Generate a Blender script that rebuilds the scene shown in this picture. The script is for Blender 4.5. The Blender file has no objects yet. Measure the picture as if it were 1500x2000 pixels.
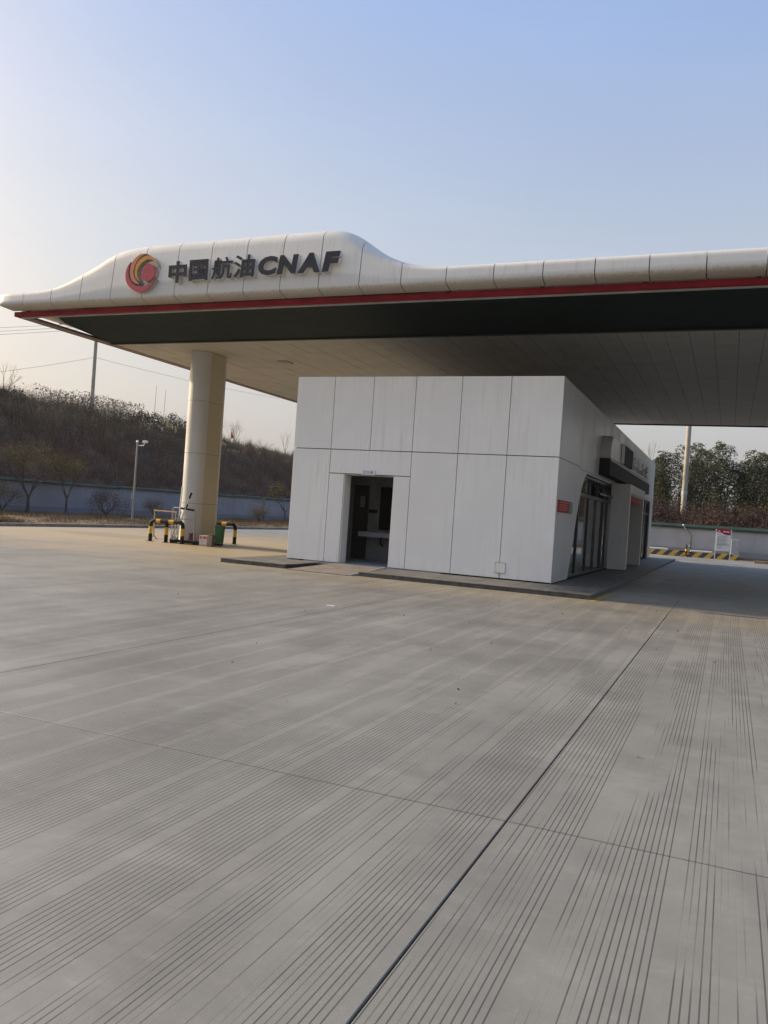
import bpy, math, random
import numpy as np
from mathutils import Vector, Matrix
S=bpy.context.scene
yaw=math.atan(676/1586.); roll=math.atan(0.0676)
cam=bpy.data.cameras.new('camera'); camo=bpy.data.objects.new('camera',cam); S.collection.objects.link(camo)
cam.sensor_width=36; cam.lens=1586/2000*36; cam.clip_end=6000; cam.clip_start=.05
Fw=Vector((-math.sin(yaw),math.cos(yaw),0)); Rt=Vector((math.cos(yaw),math.sin(yaw),0)); Up=Vector((0,0,1))
cx=Rt*math.cos(roll)+Up*math.sin(roll); cy=Up*math.cos(roll)-Rt*math.sin(roll); cz=-Fw
M=Matrix((cx,cy,cz)).transposed().to_4x4(); M.translation=(0,0,1.55)
camo.matrix_world=M; S.camera=camo
SUN_AZ=math.radians(90); SUN_EL=math.radians(22)
sdir=Vector((-math.sin(SUN_AZ)*math.cos(SUN_EL),math.cos(SUN_AZ)*math.cos(SUN_EL),math.sin(SUN_EL)))
W=bpy.data.worlds.new('World'); S.world=W; W.use_nodes=True
nt=W.node_tree; bg=nt.nodes['Background']
sky=nt.nodes.new('ShaderNodeTexSky'); sky.sky_type='NISHITA'; sky.sun_disc=False
sky.sun_elevation=SUN_EL; sky.sun_rotation=-SUN_AZ; sky.air_density=1.2; sky.dust_density=6; sky.ozone_density=2; sky.altitude=0
tc=nt.nodes.new('ShaderNodeTexCoord'); sx=nt.nodes.new('ShaderNodeSeparateXYZ'); nt.links.new(tc.outputs['Generated'],sx.inputs[0])
rp=nt.nodes.new('ShaderNodeValToRGB'); nt.links.new(sx.outputs[2],rp.inputs[0])
e=rp.color_ramp.elements; e[0].position=0.0; e[0].color=(.315,.30,.305,1); e[1].position=.60; e[1].color=(.165,.265,.51,1)
for p,c in ((.12,(.325,.33,.355,1)),(.30,(.30,.34,.42,1))):
    k=e.new(p); k.color=c
# thin winter haze that veils the clear sky evenly all round
va=nt.nodes.new('ShaderNodeVectorMath'); va.operation='MULTIPLY'; va.inputs[1].default_value=(.56,.49,.39); nt.links.new(sky.outputs[0],va.inputs[0])
vb=nt.nodes.new('ShaderNodeVectorMath'); vb.operation='MULTIPLY'; vb.inputs[1].default_value=(10,10,10); nt.links.new(rp.outputs[0],vb.inputs[0])
vc=nt.nodes.new('ShaderNodeVectorMath'); vc.operation='ADD'; nt.links.new(va.outputs[0],vc.inputs[0]); nt.links.new(vb.outputs[0],vc.inputs[1])
nz=nt.nodes.new('ShaderNodeTexNoise'); nz.inputs['Scale'].default_value=1.6; nz.inputs['Detail'].default_value=4; mv=nt.nodes.new('ShaderNodeMapping'); mv.inputs['Scale'].default_value=(1,1,3.5)
nt.links.new(tc.outputs['Generated'],mv.inputs[0]); nt.links.new(mv.outputs[0],nz.inputs['Vector'])
mr=nt.nodes.new('ShaderNodeMapRange'); mr.inputs[1].default_value=.3; mr.inputs[2].default_value=.7; mr.inputs[3].default_value=.985; mr.inputs[4].default_value=1.045; nt.links.new(nz.outputs[0],mr.inputs[0])
vd=nt.nodes.new('ShaderNodeVectorMath'); vd.operation='SCALE'; nt.links.new(vc.outputs[0],vd.inputs[0]); nt.links.new(mr.outputs[0],vd.inputs['Scale'])
nt.links.new(vd.outputs[0],bg.inputs[0]); bg.inputs[1].default_value=0.091
sun=bpy.data.lights.new('sun','SUN'); suno=bpy.data.objects.new('sun',sun); S.collection.objects.link(suno)
sun.energy=4.7; sun.angle=math.radians(2.5); sun.color=(1,.82,.58)
suno.rotation_euler=sdir.to_track_quat('Z','Y').to_euler(); suno.location=sdir*100
S.view_settings.view_transform='Standard'; S.view_settings.look='None'; S.view_settings.gamma=1; S.view_settings.use_curve_mapping=False
S.view_settings.exposure=0.50

# ------------------------------------------------------------------ materials
def node(nt,t,**k):
    n=nt.nodes.new(t)
    for a,b in k.items(): setattr(n,a,b)
    return n
class NT:
    """small shader graph helper"""
    def __init__(s,name,rough=.6,metal=0,spec=.5):
        s.m=bpy.data.materials.new(name); s.m.use_nodes=True; s.t=s.m.node_tree; s.b=s.t.nodes['Principled BSDF']
        s.b.inputs['Roughness'].default_value=rough; s.b.inputs['Metallic'].default_value=metal; s.b.inputs['Specular IOR Level'].default_value=spec
        g=s.t.nodes.new('ShaderNodeNewGeometry'); s.P=g.outputs['Position']; s.geo=g; s.N=g.outputs['Normal']
    def link(s,a,b): s.t.links.new(a,b)
    def put(s,inp,v):
        if hasattr(v,'is_linked') or hasattr(v,'links'): s.link(v,inp)
        elif isinstance(v,(tuple,list)) and len(v)==3 and inp.type=='RGBA': inp.default_value=(*v,1)
        else: inp.default_value=v
    def math(s,op,a,b=0,c=None,clamp=False):
        n=s.t.nodes.new('ShaderNodeMath'); n.operation=op; n.use_clamp=clamp
        s.put(n.inputs[0],a); s.put(n.inputs[1],b)
        if c is not None: s.put(n.inputs[2],c)
        return n.outputs[0]
    def sep(s,v):
        n=s.t.nodes.new('ShaderNodeSeparateXYZ'); s.link(v,n.inputs[0]); return n.outputs
    def comb(s,x,y,z):
        n=s.t.nodes.new('ShaderNodeCombineXYZ')
        for i,v in enumerate((x,y,z)): s.put(n.inputs[i],v)
        return n.outputs[0]
    def scale(s,v,sc):
        n=s.t.nodes.new('ShaderNodeVectorMath'); n.operation='MULTIPLY'; s.link(v,n.inputs[0]); n.inputs[1].default_value=sc; return n.outputs[0]
    def noise(s,v,scale,detail=3,rough=.55,dim='3D'):
        n=s.t.nodes.new('ShaderNodeTexNoise'); n.noise_dimensions=dim; s.link(v,n.inputs['Vector']); n.inputs['Scale'].default_value=scale
        n.inputs['Detail'].default_value=detail; n.inputs['Roughness'].default_value=rough; return n.outputs[0]
    def white(s,v):
        n=s.t.nodes.new('ShaderNodeTexWhiteNoise'); n.noise_dimensions='1D'; s.put(n.inputs['W'],v); return n.outputs[0]
    def step(s,v,a,b,lo=0,hi=1):
        n=s.t.nodes.new('ShaderNodeMapRange'); n.interpolation_type='SMOOTHSTEP'; s.put(n.inputs[0],v)
        n.inputs[1].default_value=a; n.inputs[2].default_value=b; n.inputs[3].default_value=lo; n.inputs[4].default_value=hi; return n.outputs[0]
    def mix(s,f,a,b):
        n=s.t.nodes.new('ShaderNodeMix'); n.data_type='RGBA'; s.put(n.inputs[0],f); s.put(n.inputs[6],a); s.put(n.inputs[7],b); return n.outputs[2]
    def ramp(s,f,stops):
        n=s.t.nodes.new('ShaderNodeValToRGB'); s.link(f,n.inputs[0]); e=n.color_ramp.elements
        e[0].position=stops[0][0]; e[0].color=(*stops[0][1],1); e[1].position=stops[-1][0]; e[1].color=(*stops[-1][1],1)
        for p,c in stops[1:-1]: k=e.new(p); k.color=(*c,1)
        return n.outputs[0]
    def color(s,v): s.put(s.b.inputs['Base Color'],v)
    def bump(s,h,strength=.3,dist=.01):
        n=s.t.nodes.new('ShaderNodeBump'); s.link(h,n.inputs['Height']); n.inputs['Strength'].default_value=strength; n.inputs['Distance'].default_value=dist
        s.link(n.outputs[0],s.b.inputs['Normal'])
def plain(name,col,rough=.6,metal=0,var=.12,scale=3,bump=0,spec=.5):
    q=NT(name,rough,metal,spec); n=q.noise(q.P,scale,4)
    c=tuple(x*(1-var) for x in col); d=tuple(min(1,x*(1+var)) for x in col)
    q.color(q.mix(q.step(n,.3,.7),c,d))
    if bump: q.bump(q.noise(q.P,scale*25,3),bump,.004)
    return q.m
def panel_mat(name,col,dirt,dcol,seed=0,rough=.38,lip=None):
    """painted sheet metal with rain streaks and faint blotches"""
    q=NT(name,rough); p=q.scale(q.P,(1,1,.05)); st=q.noise(p,9+seed,5,.7); bl=q.noise(q.P,.9,3)
    f=q.math('MULTIPLY',q.step(st,.48,.75),q.step(bl,.3,.7)); f=q.math('MULTIPLY',f,dirt)
    base=q.mix(q.step(bl,.3,.7),tuple(x*.94 for x in col),col)
    if lip:   # brown shade of the underside painted on the lower lip, with grime
        z=q.sep(q.P)[2]; g=q.step(q.math('ADD',z,q.math('MULTIPLY',q.math('SUBTRACT',st,.5),.22)),lip-.10,lip+.03,.55,0); base=q.mix(g,base,(.21,.18,.135))
    q.color(q.mix(f,base,dcol)); q.bump(q.noise(q.P,.8,1),.10,.02)
    q.put(q.b.inputs['Roughness'],q.step(bl,.2,.8,rough-.06,rough+.1))
    return q.m
M={}
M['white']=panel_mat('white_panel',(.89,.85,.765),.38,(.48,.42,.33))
M['sooty_shade']=panel_mat('sooty_shade_panel',(.60,.58,.545),.6,(.25,.23,.20),5)  # white panel with the kiosk side's shade put into its colour, plus soot streaks
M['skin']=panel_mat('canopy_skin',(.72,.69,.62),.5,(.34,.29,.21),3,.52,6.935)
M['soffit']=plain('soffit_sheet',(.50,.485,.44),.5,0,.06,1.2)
M['cream']=panel_mat('cream_panel',(.52,.48,.37),.25,(.36,.29,.18),1)
M['columnwhite']=panel_mat('column_panel',(.60,.60,.58),.25,(.40,.36,.28),2)
M['red']=plain('red_paint',(.23,.016,.023),.6,0,.18,2,0,.12)
M['trim']=plain('grey_trim',(.42,.41,.39),.5)
M['green']=plain('dark_green_panel',(.012,.022,.020),.6,0,.15,2,0,.12)
M['greenlip']=plain('dark_green_lip',(.022,.036,.032),.5)
M['dark']=plain('dark_recess',(.03,.03,.028),.8)
M['core']=plain('dark_seam',(.12,.112,.10),.8)
M['frame']=plain('black_frame',(.018,.018,.02),.4)
M['letter']=plain('letter_face',(.045,.045,.048),.6,0,.12,3,0,.25)
M['letterside']=plain('letter_return',(.60,.60,.59),.4,.1)
M['emred']=plain('emblem_red',(.50,.06,.075),.45,0,.1,6)
M['emsalmon']=plain('emblem_salmon',(.62,.24,.11),.45,0,.12,6)
M['emorange']=plain('emblem_orange',(.72,.32,.06),.45,0,.12,6)
M['emside']=plain('emblem_return',(.40,.39,.37),.45)
M['inwall']=plain('tiled_room_wall',(.30,.29,.28),.5)
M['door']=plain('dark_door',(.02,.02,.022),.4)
M['counter']=plain('stone_counter',(.50,.51,.52),.35)
M['mirror']=plain('mirror_glass',(.05,.055,.06),.08,.9,.02)
M['granite']=plain('granite_paving',(.145,.137,.122),.6,0,.25,4,.3)
M['granite2']=plain('granite_kerb',(.085,.081,.073),.65,0,.3,5,.3)
M['ramp']=plain('brown_ramp_mat',(.20,.175,.15),.8,0,.2,4,.4)
M['chrome']=plain('dull_steel',(.45,.45,.46),.3,.8,.08)
M['black']=plain('black_plastic',(.014,.014,.015),.7,0,.12,3,0,.2)
M['yellow']=plain('yellow_paint',(.62,.36,.02),.5,0,.15,8)
M['greenbin']=plain('green_plastic',(.010,.12,.042),.5,0,.15,5)
M['carton']=plain('white_carton',(.55,.50,.47),.8,0,.1,8)
M['cartonred']=plain('red_print',(.45,.05,.05),.7)
M['brown']=plain('brown_board',(.17,.12,.085),.85,0,.15,6)
M['wood']=plain('pale_timber',(.36,.25,.14),.75,0,.2,6)
M['kerb']=plain('concrete_kerb',(.24,.235,.22),.8,0,.18,2,.4)
M['pole']=plain('galvanised_pole',(.30,.29,.255),.5,.1,.1,3)
M['concpole']=plain('concrete_pole',(.36,.33,.265),.8,0,.1,2)
M['wire']=plain('dark_cable',(.16,.16,.16),.6)
M['coping']=plain('green_coping',(.034,.060,.044),.75,0,.25,1.5,0,.25)
M['whitepaint']=plain('white_paint',(.75,.75,.73),.5,0,.05,3)
M['grey']=plain('grey_cabinet',(.40,.41,.41),.55)
M['signred']=plain('sign_red',(.42,.018,.035),.6,0,.1,3,0,.15)
M['signtext']=plain('sign_print',(.10,.10,.10),.7)
M['noticegreen']=plain('notice_green',(.05,.22,.13),.5)
M['bark']=plain('bark',(.060,.048,.038),.9,0,.25,9)
M['flagyellow']=plain('faded_yellow_cloth',(.50,.46,.12),.9)
M['flagred']=plain('faded_red_cloth',(.50,.07,.10),.9)
M['gold']=plain('ochre_urn',(.50,.28,.06),.6)
M['tuft']=plain('dry_straw',(.30,.20,.085),.95,0,.25,2)
# windows: dark room seen through clear sheet glass
q=NT('window_glass',.03); q.color((.9,.95,.93)); q.b.inputs['Transmission Weight'].default_value=1; q.b.inputs['IOR'].default_value=1.5
M['glass']=q.m
# render wall: painted cement
def cement(name,col,plinth,ph):
    q=NT(name,.85); z=q.sep(q.P)[2]; n=q.noise(q.P,.7,5,.6); n2=q.noise(q.scale(q.P,(1,1,.12)),2.2,4)
    c=q.mix(q.step(n,.3,.7),tuple(x*.86 for x in col),tuple(x*1.08 for x in col))
    c=q.mix(q.math('MULTIPLY',q.step(n2,.5,.8),.35),c,tuple(x*.6 for x in col))
    zz=q.math('ADD',z,q.math('MULTIPLY',n,.03)); q.color(q.mix(q.step(zz,ph,ph+.02),plinth,c)); q.bump(q.noise(q.P,20,3),.2,.005); return q.m
M['wallblue']=cement('blue_grey_render',(.235,.255,.305),(.155,.175,.235),.50)
M['wallwhite']=cement('pale_grey_render',(.50,.485,.465),(.33,.325,.32),.52)
# black and yellow diagonal hazard paint
q=NT('hazard_stripes',.6); x,y,z=q.sep(q.P); n=q.noise(q.P,5,4)
f=q.math('FRACT',q.math('DIVIDE',q.math('ADD',x,q.math('MULTIPLY',z,-1.0)),.72)); f=q.step(f,.49,.51)
c=q.mix(f,(.42,.27,.03),(.03,.03,.032)); c=q.mix(q.step(n,.56,.74,0,.75),c,(.22,.19,.14)); q.color(c); M['hazard']=q.m

# forecourt concrete: troweled slab with sawn anti-skid grooves running away from the camera
q=NT('grooved_concrete',.6,0,.5); x,y,z=q.sep(q.P)
big=q.noise(q.P,.35,4,.6); mid=q.noise(q.scale(q.P,(1,.55,1)),1.3,4,.6); fine=q.noise(q.P,14,5,.7); grit=q.noise(q.P,120,2)
P_=.435
xo=q.math('ADD',q.math('ADD',x,.945),q.math('MULTIPLY',q.noise(q.comb(0,q.math('MULTIPLY',y,.06),0),1,1),.05))
u=q.math('DIVIDE',xo,P_); band=q.math('FLOOR',u); fr=q.math('FRACT',u)
r1=q.white(band); r2=q.white(q.math('ADD',band,57.3))
gi=q.math('FLOOR',q.math('MULTIPLY',fr,15)); gf=q.math('FRACT',q.math('MULTIPLY',fr,15))
r3=q.white(q.math('ADD',q.math('MULTIPLY',band,23.7),gi))
# each pass of the rake wanders: its grooves begin and end at their own places
ny=q.math('ADD',q.math('MULTIPLY',y,.42),q.math('MULTIPLY',r1,91))
strength=q.noise(q.comb(ny,q.math('ADD',q.math('MULTIPLY',fr,1.5),q.math('MULTIPLY',band,7.31)),q.math('MULTIPLY',r3,.5)),1,2,.6)
side=q.math('MULTIPLY',q.math('SUBTRACT',fr,.5),q.math('SUBTRACT',r2,.30))
strength=q.math('ADD',strength,q.math('MULTIPLY',side,.55))
on=q.step(strength,.33,.53)
on=q.math('MULTIPLY',on,q.step(fr,.85,.88,1,0)); on=q.math('MULTIPLY',on,q.step(fr,.0,.02))
far=q.math('MULTIPLY',q.step(q.math('ADD',x,q.math('MULTIPLY',mid,3)),-9.5,-5,0,1),q.step(y,17.0,18.2,1,0)); on=q.math('MULTIPLY',on,far)
wid=q.math('ADD',.07,q.math('MULTIPLY',on,.03))
line=q.math('COMPARE',gf,.5,wid)
line=q.math('MULTIPLY',line,q.step(on,.02,.95)); line=q.math('MULTIPLY',line,q.step(fine,.25,.42,.55,1))
base=q.mix(q.step(big,.25,.75),(.180,.1765,.152),(.270,.265,.232))
base=q.mix(q.step(mid,.38,.72,0,.62),base,(.135,.130,.114)); cl=q.noise(q.scale(q.P,(.8,1.4,1)),.9,6,.7); base=q.mix(q.step(cl,.5,.75,0,.45),base,(.32,.312,.276))
base=q.mix(q.step(fine,.5,.85,0,.28),base,(.33,.325,.31))
base=q.mix(q.step(grit,.70,.80,0,.35),base,(.12,.115,.11))
# yellow clay dust trodden in around the columns and along the platform
nd=q.math('MULTIPLY',q.math('SUBTRACT',q.noise(q.scale(q.P,(.5,1,1)),.5,5,.65),.5),9)
yy=q.math('ADD',y,nd); d1=q.math('MULTIPLY',q.step(yy,15.5,21),q.step(yy,27,36,1,0)); d1=q.math('MULTIPLY',d1,q.step(x,-6,-11,.25,1))
base=q.mix(q.math('MULTIPLY',d1,.72),base,(.44,.345,.20))
d2=q.math('MULTIPLY',q.step(yy,14.2,16.6),q.step(y,17.3,18.0,1,0)); base=q.mix(q.math('MULTIPLY',d2,.40),base,(.33,.265,.17))
# dark oily stains, and broad darker patches farther back
def blot(cx_,cy_,rx,ry,amt):
    a=q.math('DIVIDE',q.math('SUBTRACT',x,cx_),rx); b=q.math('DIVIDE',q.math('SUBTRACT',y,cy_),ry)
    d=q.math('ADD',q.math('MULTIPLY',a,a),q.math('MULTIPLY',b,b)); d=q.math('ADD',d,q.math('MULTIPLY',q.math('SUBTRACT',q.noise(q.P,2.2,4,.7),.5),2.2))
    return q.step(d,.45,1.05,amt,0)
for a in ((-1.95,17.75,.55,.13,.8),(.25,17.2,1.0,.17,.85),(-3.2,23.5,1.2,3,.3),(-.5,26,1.5,6,.35),(-21,24,3,1.5,.25)):
    base=q.mix(blot(*a),base,(.075,.066,.056))
col=q.mix(q.math('MULTIPLY',line,.78),base,(.040,.037,.034)); q.color(col)
h=q.math('SUBTRACT',q.math('ADD',q.math('MULTIPLY',fine,.25),q.math('MULTIPLY',grit,.12)),line); q.bump(h,.5,.006)
q.put(q.b.inputs['Roughness'],q.step(fine,.3,.8,.50,.68)); M['concrete']=q.m

q=NT('dry_verge_soil',.95); n=q.noise(q.P,1.1,5,.65); n2=q.noise(q.P,9,4)
q.color(q.mix(q.step(n2,.4,.7,0,.6),q.mix(q.step(n,.35,.65),(.115,.075,.036),(.20,.135,.062)),(.065,.046,.028))); q.bump(n2,.6,.05); M['soil']=q.m
q=NT('hillside_earth',1); n=q.noise(q.P,.5,5); q.color(q.mix(q.step(n,.3,.7),(.030,.024,.019),(.060,.046,.033))); M['hill']=q.m
q=NT('yard_earth',.95); n=q.noise(q.P,.2,5); q.color(q.mix(q.step(n,.3,.7),(.15,.13,.10),(.22,.19,.14))); M['earth']=q.m
def leafmat(name,stops,patch=.25,rough=.75,trans=.0):
    q=NT(name,rough,0,.25); r=q.geo.outputs['Random Per Island']; n=q.noise(q.P,patch,3)
    f=q.math('ADD',q.math('MULTIPLY',r,.55),q.math('MULTIPLY',q.step(n,.3,.7),.45)); q.color(q.ramp(f,stops))
    if trans: 
        t=q.t.nodes.new('ShaderNodeBsdfTranslucent'); mx=q.t.nodes.new('ShaderNodeMixShader'); mx.inputs[0].default_value=trans
        q.link(q.b.inputs['Base Color'].links[0].from_socket,t.inputs[0]); q.link(q.b.outputs[0],mx.inputs[1]); q.link(t.outputs[0],mx.inputs[2])
        q.link(mx.outputs[0],q.t.nodes['Material Output'].inputs[0])
    return q.m
M['shrub']=leafmat('dry_shrub_twigs',((0,(.028,.022,.016)),(.35,(.066,.050,.036)),(.62,(.105,.078,.053)),(.8,(.14,.11,.076)),(.95,(.30,.25,.19))),.35)
M['scrubred']=leafmat('russet_scrub',((0,(.045,.026,.021)),(.35,(.11,.060,.046)),(.62,(.17,.10,.075)),(.8,(.22,.15,.11)),(.93,(.36,.29,.22))),.45)
M['scrubdark']=leafmat('dark_russet_scrub',((0,(.030,.020,.017)),(.5,(.068,.040,.031)),(.8,(.105,.064,.046)),(1,(.15,.105,.075))),.3)
M['scrubgreen']=leafmat('dull_green_scrub',((0,(.03,.028,.018)),(.6,(.07,.06,.036)),(1,(.12,.10,.058))),.4)
M['reed']=leafmat('dry_reeds',((0,(.06,.046,.033)),(.6,(.12,.092,.062)),(1,(.21,.165,.115))),.5)
M['bamboo']=leafmat('bamboo_leaves',((0,(.026,.034,.018)),(.4,(.052,.062,.028)),(.75,(.095,.098,.042)),(1,(.14,.13,.06))),.35,.7,.2)
M['olive']=leafmat('olive_leaves',((0,(.035,.032,.016)),(.5,(.075,.062,.026)),(.85,(.14,.105,.035)),(1,(.22,.15,.04))),.7,.7,.25)
M['bush']=leafmat('purple_brown_bush',((0,(.028,.02,.018)),(.6,(.06,.04,.034)),(1,(.10,.07,.055))),.8)
M['yellowbush']=leafmat('yellow_green_bush',((0,(.06,.05,.02)),(.6,(.13,.10,.035)),(1,(.21,.16,.05))),.8,.7,.2)
M['straw']=leafmat('dry_grass',((0,(.08,.05,.024)),(.5,(.18,.118,.052)),(1,(.31,.22,.105))),.6,.9)

# ------------------------------------------------------------------ builders
COL=S.collection
class B:
    """collects shapes given in world metres and links them as ONE mesh object"""
    def __init__(s): s.v=[]; s.f=[]; s.mi=[]; s.cur=0
    def mat(s,i): s.cur=i; return s
    def face(s,pts):
        i=len(s.v); s.v+=[tuple(p) for p in pts]; s.f.append(tuple(range(i,i+len(pts)))); s.mi.append(s.cur)
    def raw(s,vs,fs):
        i=len(s.v); s.v+=[tuple(p) for p in vs]; s.f+=[tuple(k+i for k in f) for f in fs]; s.mi+=[s.cur]*len(fs)
    def box(s,x0,x1,y0,y1,z0,z1,c=0):
        if c<=0:
            s.raw([(x,y,z) for z in (z0,z1) for y in (y0,y1) for x in (x0,x1)],[(0,2,3,1),(4,5,7,6),(0,1,5,4),(1,3,7,5),(3,2,6,7),(2,0,4,6)])
        else: s.cham(Vector(((x0+x1)/2,(y0+y1)/2,(z0+z1)/2)),(abs(x1-x0)/2,abs(y1-y0)/2,abs(z1-z0)/2),c)
        return s
    def cham(s,ce,h,c):
        """box with chamfered edges (24 vertices)"""
        vs=[];idx={}
        for sx in (-1,1):
            for sy in (-1,1):
                for sz in (-1,1):
                    for ax in range(3):
                        p=[sx*(h[0]-c),sy*(h[1]-c),sz*(h[2]-c)]; p[ax]=(sx,sy,sz)[ax]*h[ax]
                        idx[(sx,sy,sz,ax)]=len(vs); vs.append((ce[0]+p[0],ce[1]+p[1],ce[2]+p[2]))
        fs=[]
        cyc=[(-1,-1),(1,-1),(1,1),(-1,1)]
        for ax in range(3):
            a,b=[k for k in range(3) if k!=ax]
            for sg in (-1,1):
                ring=[]
                for (p,q_) in cyc:
                    k=[0,0,0]; k[ax]=sg; k[a]=p; k[b]=q_; ring.append(idx[(k[0],k[1],k[2],ax)])
                flip=(sg==-1)^(ax==1)
                fs.append(tuple(reversed(ring)) if flip else tuple(ring))
        for ax in range(3):
            a,b=[k for k in range(3) if k!=ax]
            for p in (-1,1):
                for q_ in (-1,1):
                    def K(w,axx):
                        k=[0,0,0]; k[ax]=w; k[a]=p; k[b]=q_; return idx[(k[0],k[1],k[2],axx)]
                    fs.append((K(-1,a),K(1,a),K(1,b),K(-1,b)))
        for sx in (-1,1):
            for sy in (-1,1):
                for sz in (-1,1): fs.append(tuple(idx[(sx,sy,sz,ax)] for ax in range(3)))
        s.raw(vs,fs)
    def prism(s,pts,off):
        """closed outline (3D points in one plane) pushed along off"""
        n=len(pts); o=Vector(off); a=[Vector(p) for p in pts]; b=[p+o for p in a]
        i=len(s.v); s.v+=[tuple(p) for p in a+b]
        s.f.append(tuple(range(i,i+n))); s.f.append(tuple(range(i+2*n-1,i+n-1,-1))); s.mi+=[s.cur]*2
        for k in range(n): s.f.append((i+k,i+(k+1)%n,i+n+(k+1)%n,i+n+k)); s.mi.append(s.cur)
        return s
    def tube(s,pts,r,n=8,cap=True):
        pts=[Vector(p) for p in pts]; m=len(pts); rs=r if isinstance(r,(list,tuple)) else [r]*m
        i0=len(s.v); ref=None
        for k,p in enumerate(pts):
            t=(pts[min(k+1,m-1)]-pts[max(k-1,0)]).normalized()
            if ref is None: ref=t.orthogonal().normalized()
            ref=(ref-t*ref.dot(t)); ref=ref.normalized() if ref.length>1e-6 else t.orthogonal().normalized()
            bi=t.cross(ref)
            for j in range(n):
                a=2*math.pi*j/n; s.v.append(tuple(p+(ref*math.cos(a)+bi*math.sin(a))*rs[k]))
        for k in range(m-1):
            for j in range(n):
                a=i0+k*n+j; b=i0+k*n+(j+1)%n; s.f.append((a,b,b+n,a+n)); s.mi.append(s.cur)
        if cap:
            s.f.append(tuple(range(i0+n-1,i0-1,-1))); s.f.append(tuple(range(i0+(m-1)*n,i0+m*n))); s.mi+=[s.cur]*2
        return s
    def lathe(s,x,y,prof,n=16):
        i0=len(s.v)
        for r,z in prof:
            for j in range(n): a=2*math.pi*j/n; s.v.append((x+r*math.cos(a),y+r*math.sin(a),z))
        for k in range(len(prof)-1):
            for j in range(n):
                a=i0+k*n+j; b=i0+k*n+(j+1)%n; s.f.append((a,b,b+n,a+n)); s.mi.append(s.cur)
        s.f.append(tuple(range(i0+n-1,i0-1,-1))); s.f.append(tuple(range(i0+(len(prof)-1)*n,i0+len(prof)*n))); s.mi+=[s.cur]*2
        return s
    def build(s,name,mats,parent=None,smooth=False,fix=True):
        off=Vector((0,0,0)); p=parent
        while p is not None: off=off+p.location; p=p.parent
        me=bpy.data.meshes.new(name)
        me.from_pydata([(v[0]-off.x,v[1]-off.y,v[2]-off.z) for v in s.v],[],s.f)
        if not isinstance(mats,(list,tuple)): mats=[mats]
        for m in mats: me.materials.append(M[m] if isinstance(m,str) else m)
        if len(mats)>1: me.polygons.foreach_set('material_index',s.mi)
        if fix:
            import bmesh
            bm=bmesh.new(); bm.from_mesh(me); bmesh.ops.recalc_face_normals(bm,faces=bm.faces); bm.to_mesh(me); bm.free()
        if smooth:
            me.polygons.foreach_set('use_smooth',[True]*len(me.polygons))
            if smooth!=True: me.set_sharp_from_angle(angle=math.radians(smooth))
        o=bpy.data.objects.new(name,me); COL.objects.link(o)
        if parent is not None: o.parent=parent
        return o
def tag(o,label=None,cat=None,group=None,kind=None):
    if label: o['label']=label
    if cat: o['category']=cat
    if group: o['group']=group
    if kind: o['kind']=kind
    return o
def thing(name,label,cat,loc=(0,0,0),group=None):
    o=bpy.data.objects.new(name,None); COL.objects.link(o); o.location=loc; o.empty_display_size=.2
    return tag(o,label,cat,group)
def copy_thing(root,loc,label,rotz=None):
    r=root.copy(); COL.objects.link(r); r.location=loc; r['label']=label
    if rotz is not None: r.rotation_euler=(0,0,rotz)
    for ch in list(root.children):
        c=ch.copy(); COL.objects.link(c); c.parent=r
        for g in list(ch.children):
            d=g.copy(); COL.objects.link(d); d.parent=c
    return r
def quads(name,V,mat,parent=None,n=4):
    """many loose leaf or blade faces from an (N*n,3) array"""
    off=Vector((0,0,0)); p=parent
    while p is not None: off=off+p.location; p=p.parent
    V=np.asarray(V,dtype=np.float32).reshape(-1,3)-np.array(off,dtype=np.float32)
    k=len(V)//n; me=bpy.data.meshes.new(name)
    me.vertices.add(len(V)); me.vertices.foreach_set('co',V.ravel()); me.loops.add(len(V)); me.loops.foreach_set('vertex_index',np.arange(len(V),dtype=np.int32))
    me.polygons.add(k); me.polygons.foreach_set('loop_start',np.arange(0,k*n,n,dtype=np.int32)); me.polygons.foreach_set('loop_total',np.full(k,n,dtype=np.int32))
    me.update(calc_edges=True); me.materials.append(M[mat]); o=bpy.data.objects.new(name,me); COL.objects.link(o)
    if parent is not None: o.parent=parent
    return o
rng=np.random.default_rng(7); random.seed(7)
def leaf_faces(C,size,aspect=.45,droop=0.,jit=.5):
    """diamond leaves at centres C, random directions (droop pulls tips down)"""
    n=len(C); d=rng.normal(size=(n,3)); d[:,2]-=droop; d/=np.linalg.norm(d,axis=1)[:,None]
    w=np.cross(d,rng.normal(size=(n,3))); w/=np.linalg.norm(w,axis=1)[:,None]+1e-9
    L=(size*(1+jit*(rng.random(n)-.5)*2))[:,None]
    return np.stack([C-d*L*.5,C+w*L*aspect*.5,C+d*L*.5,C-w*L*aspect*.5],axis=1).reshape(-1,3)
def blades(base,tip,w):
    """thin tapering blades from base to tip, turned at random"""
    d=tip-base; s=np.cross(d,rng.normal(size=d.shape)); s/=np.linalg.norm(s,axis=1)[:,None]+1e-9
    return np.stack([base-s*w,base+s*w,tip],axis=1).reshape(-1,3)

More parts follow.
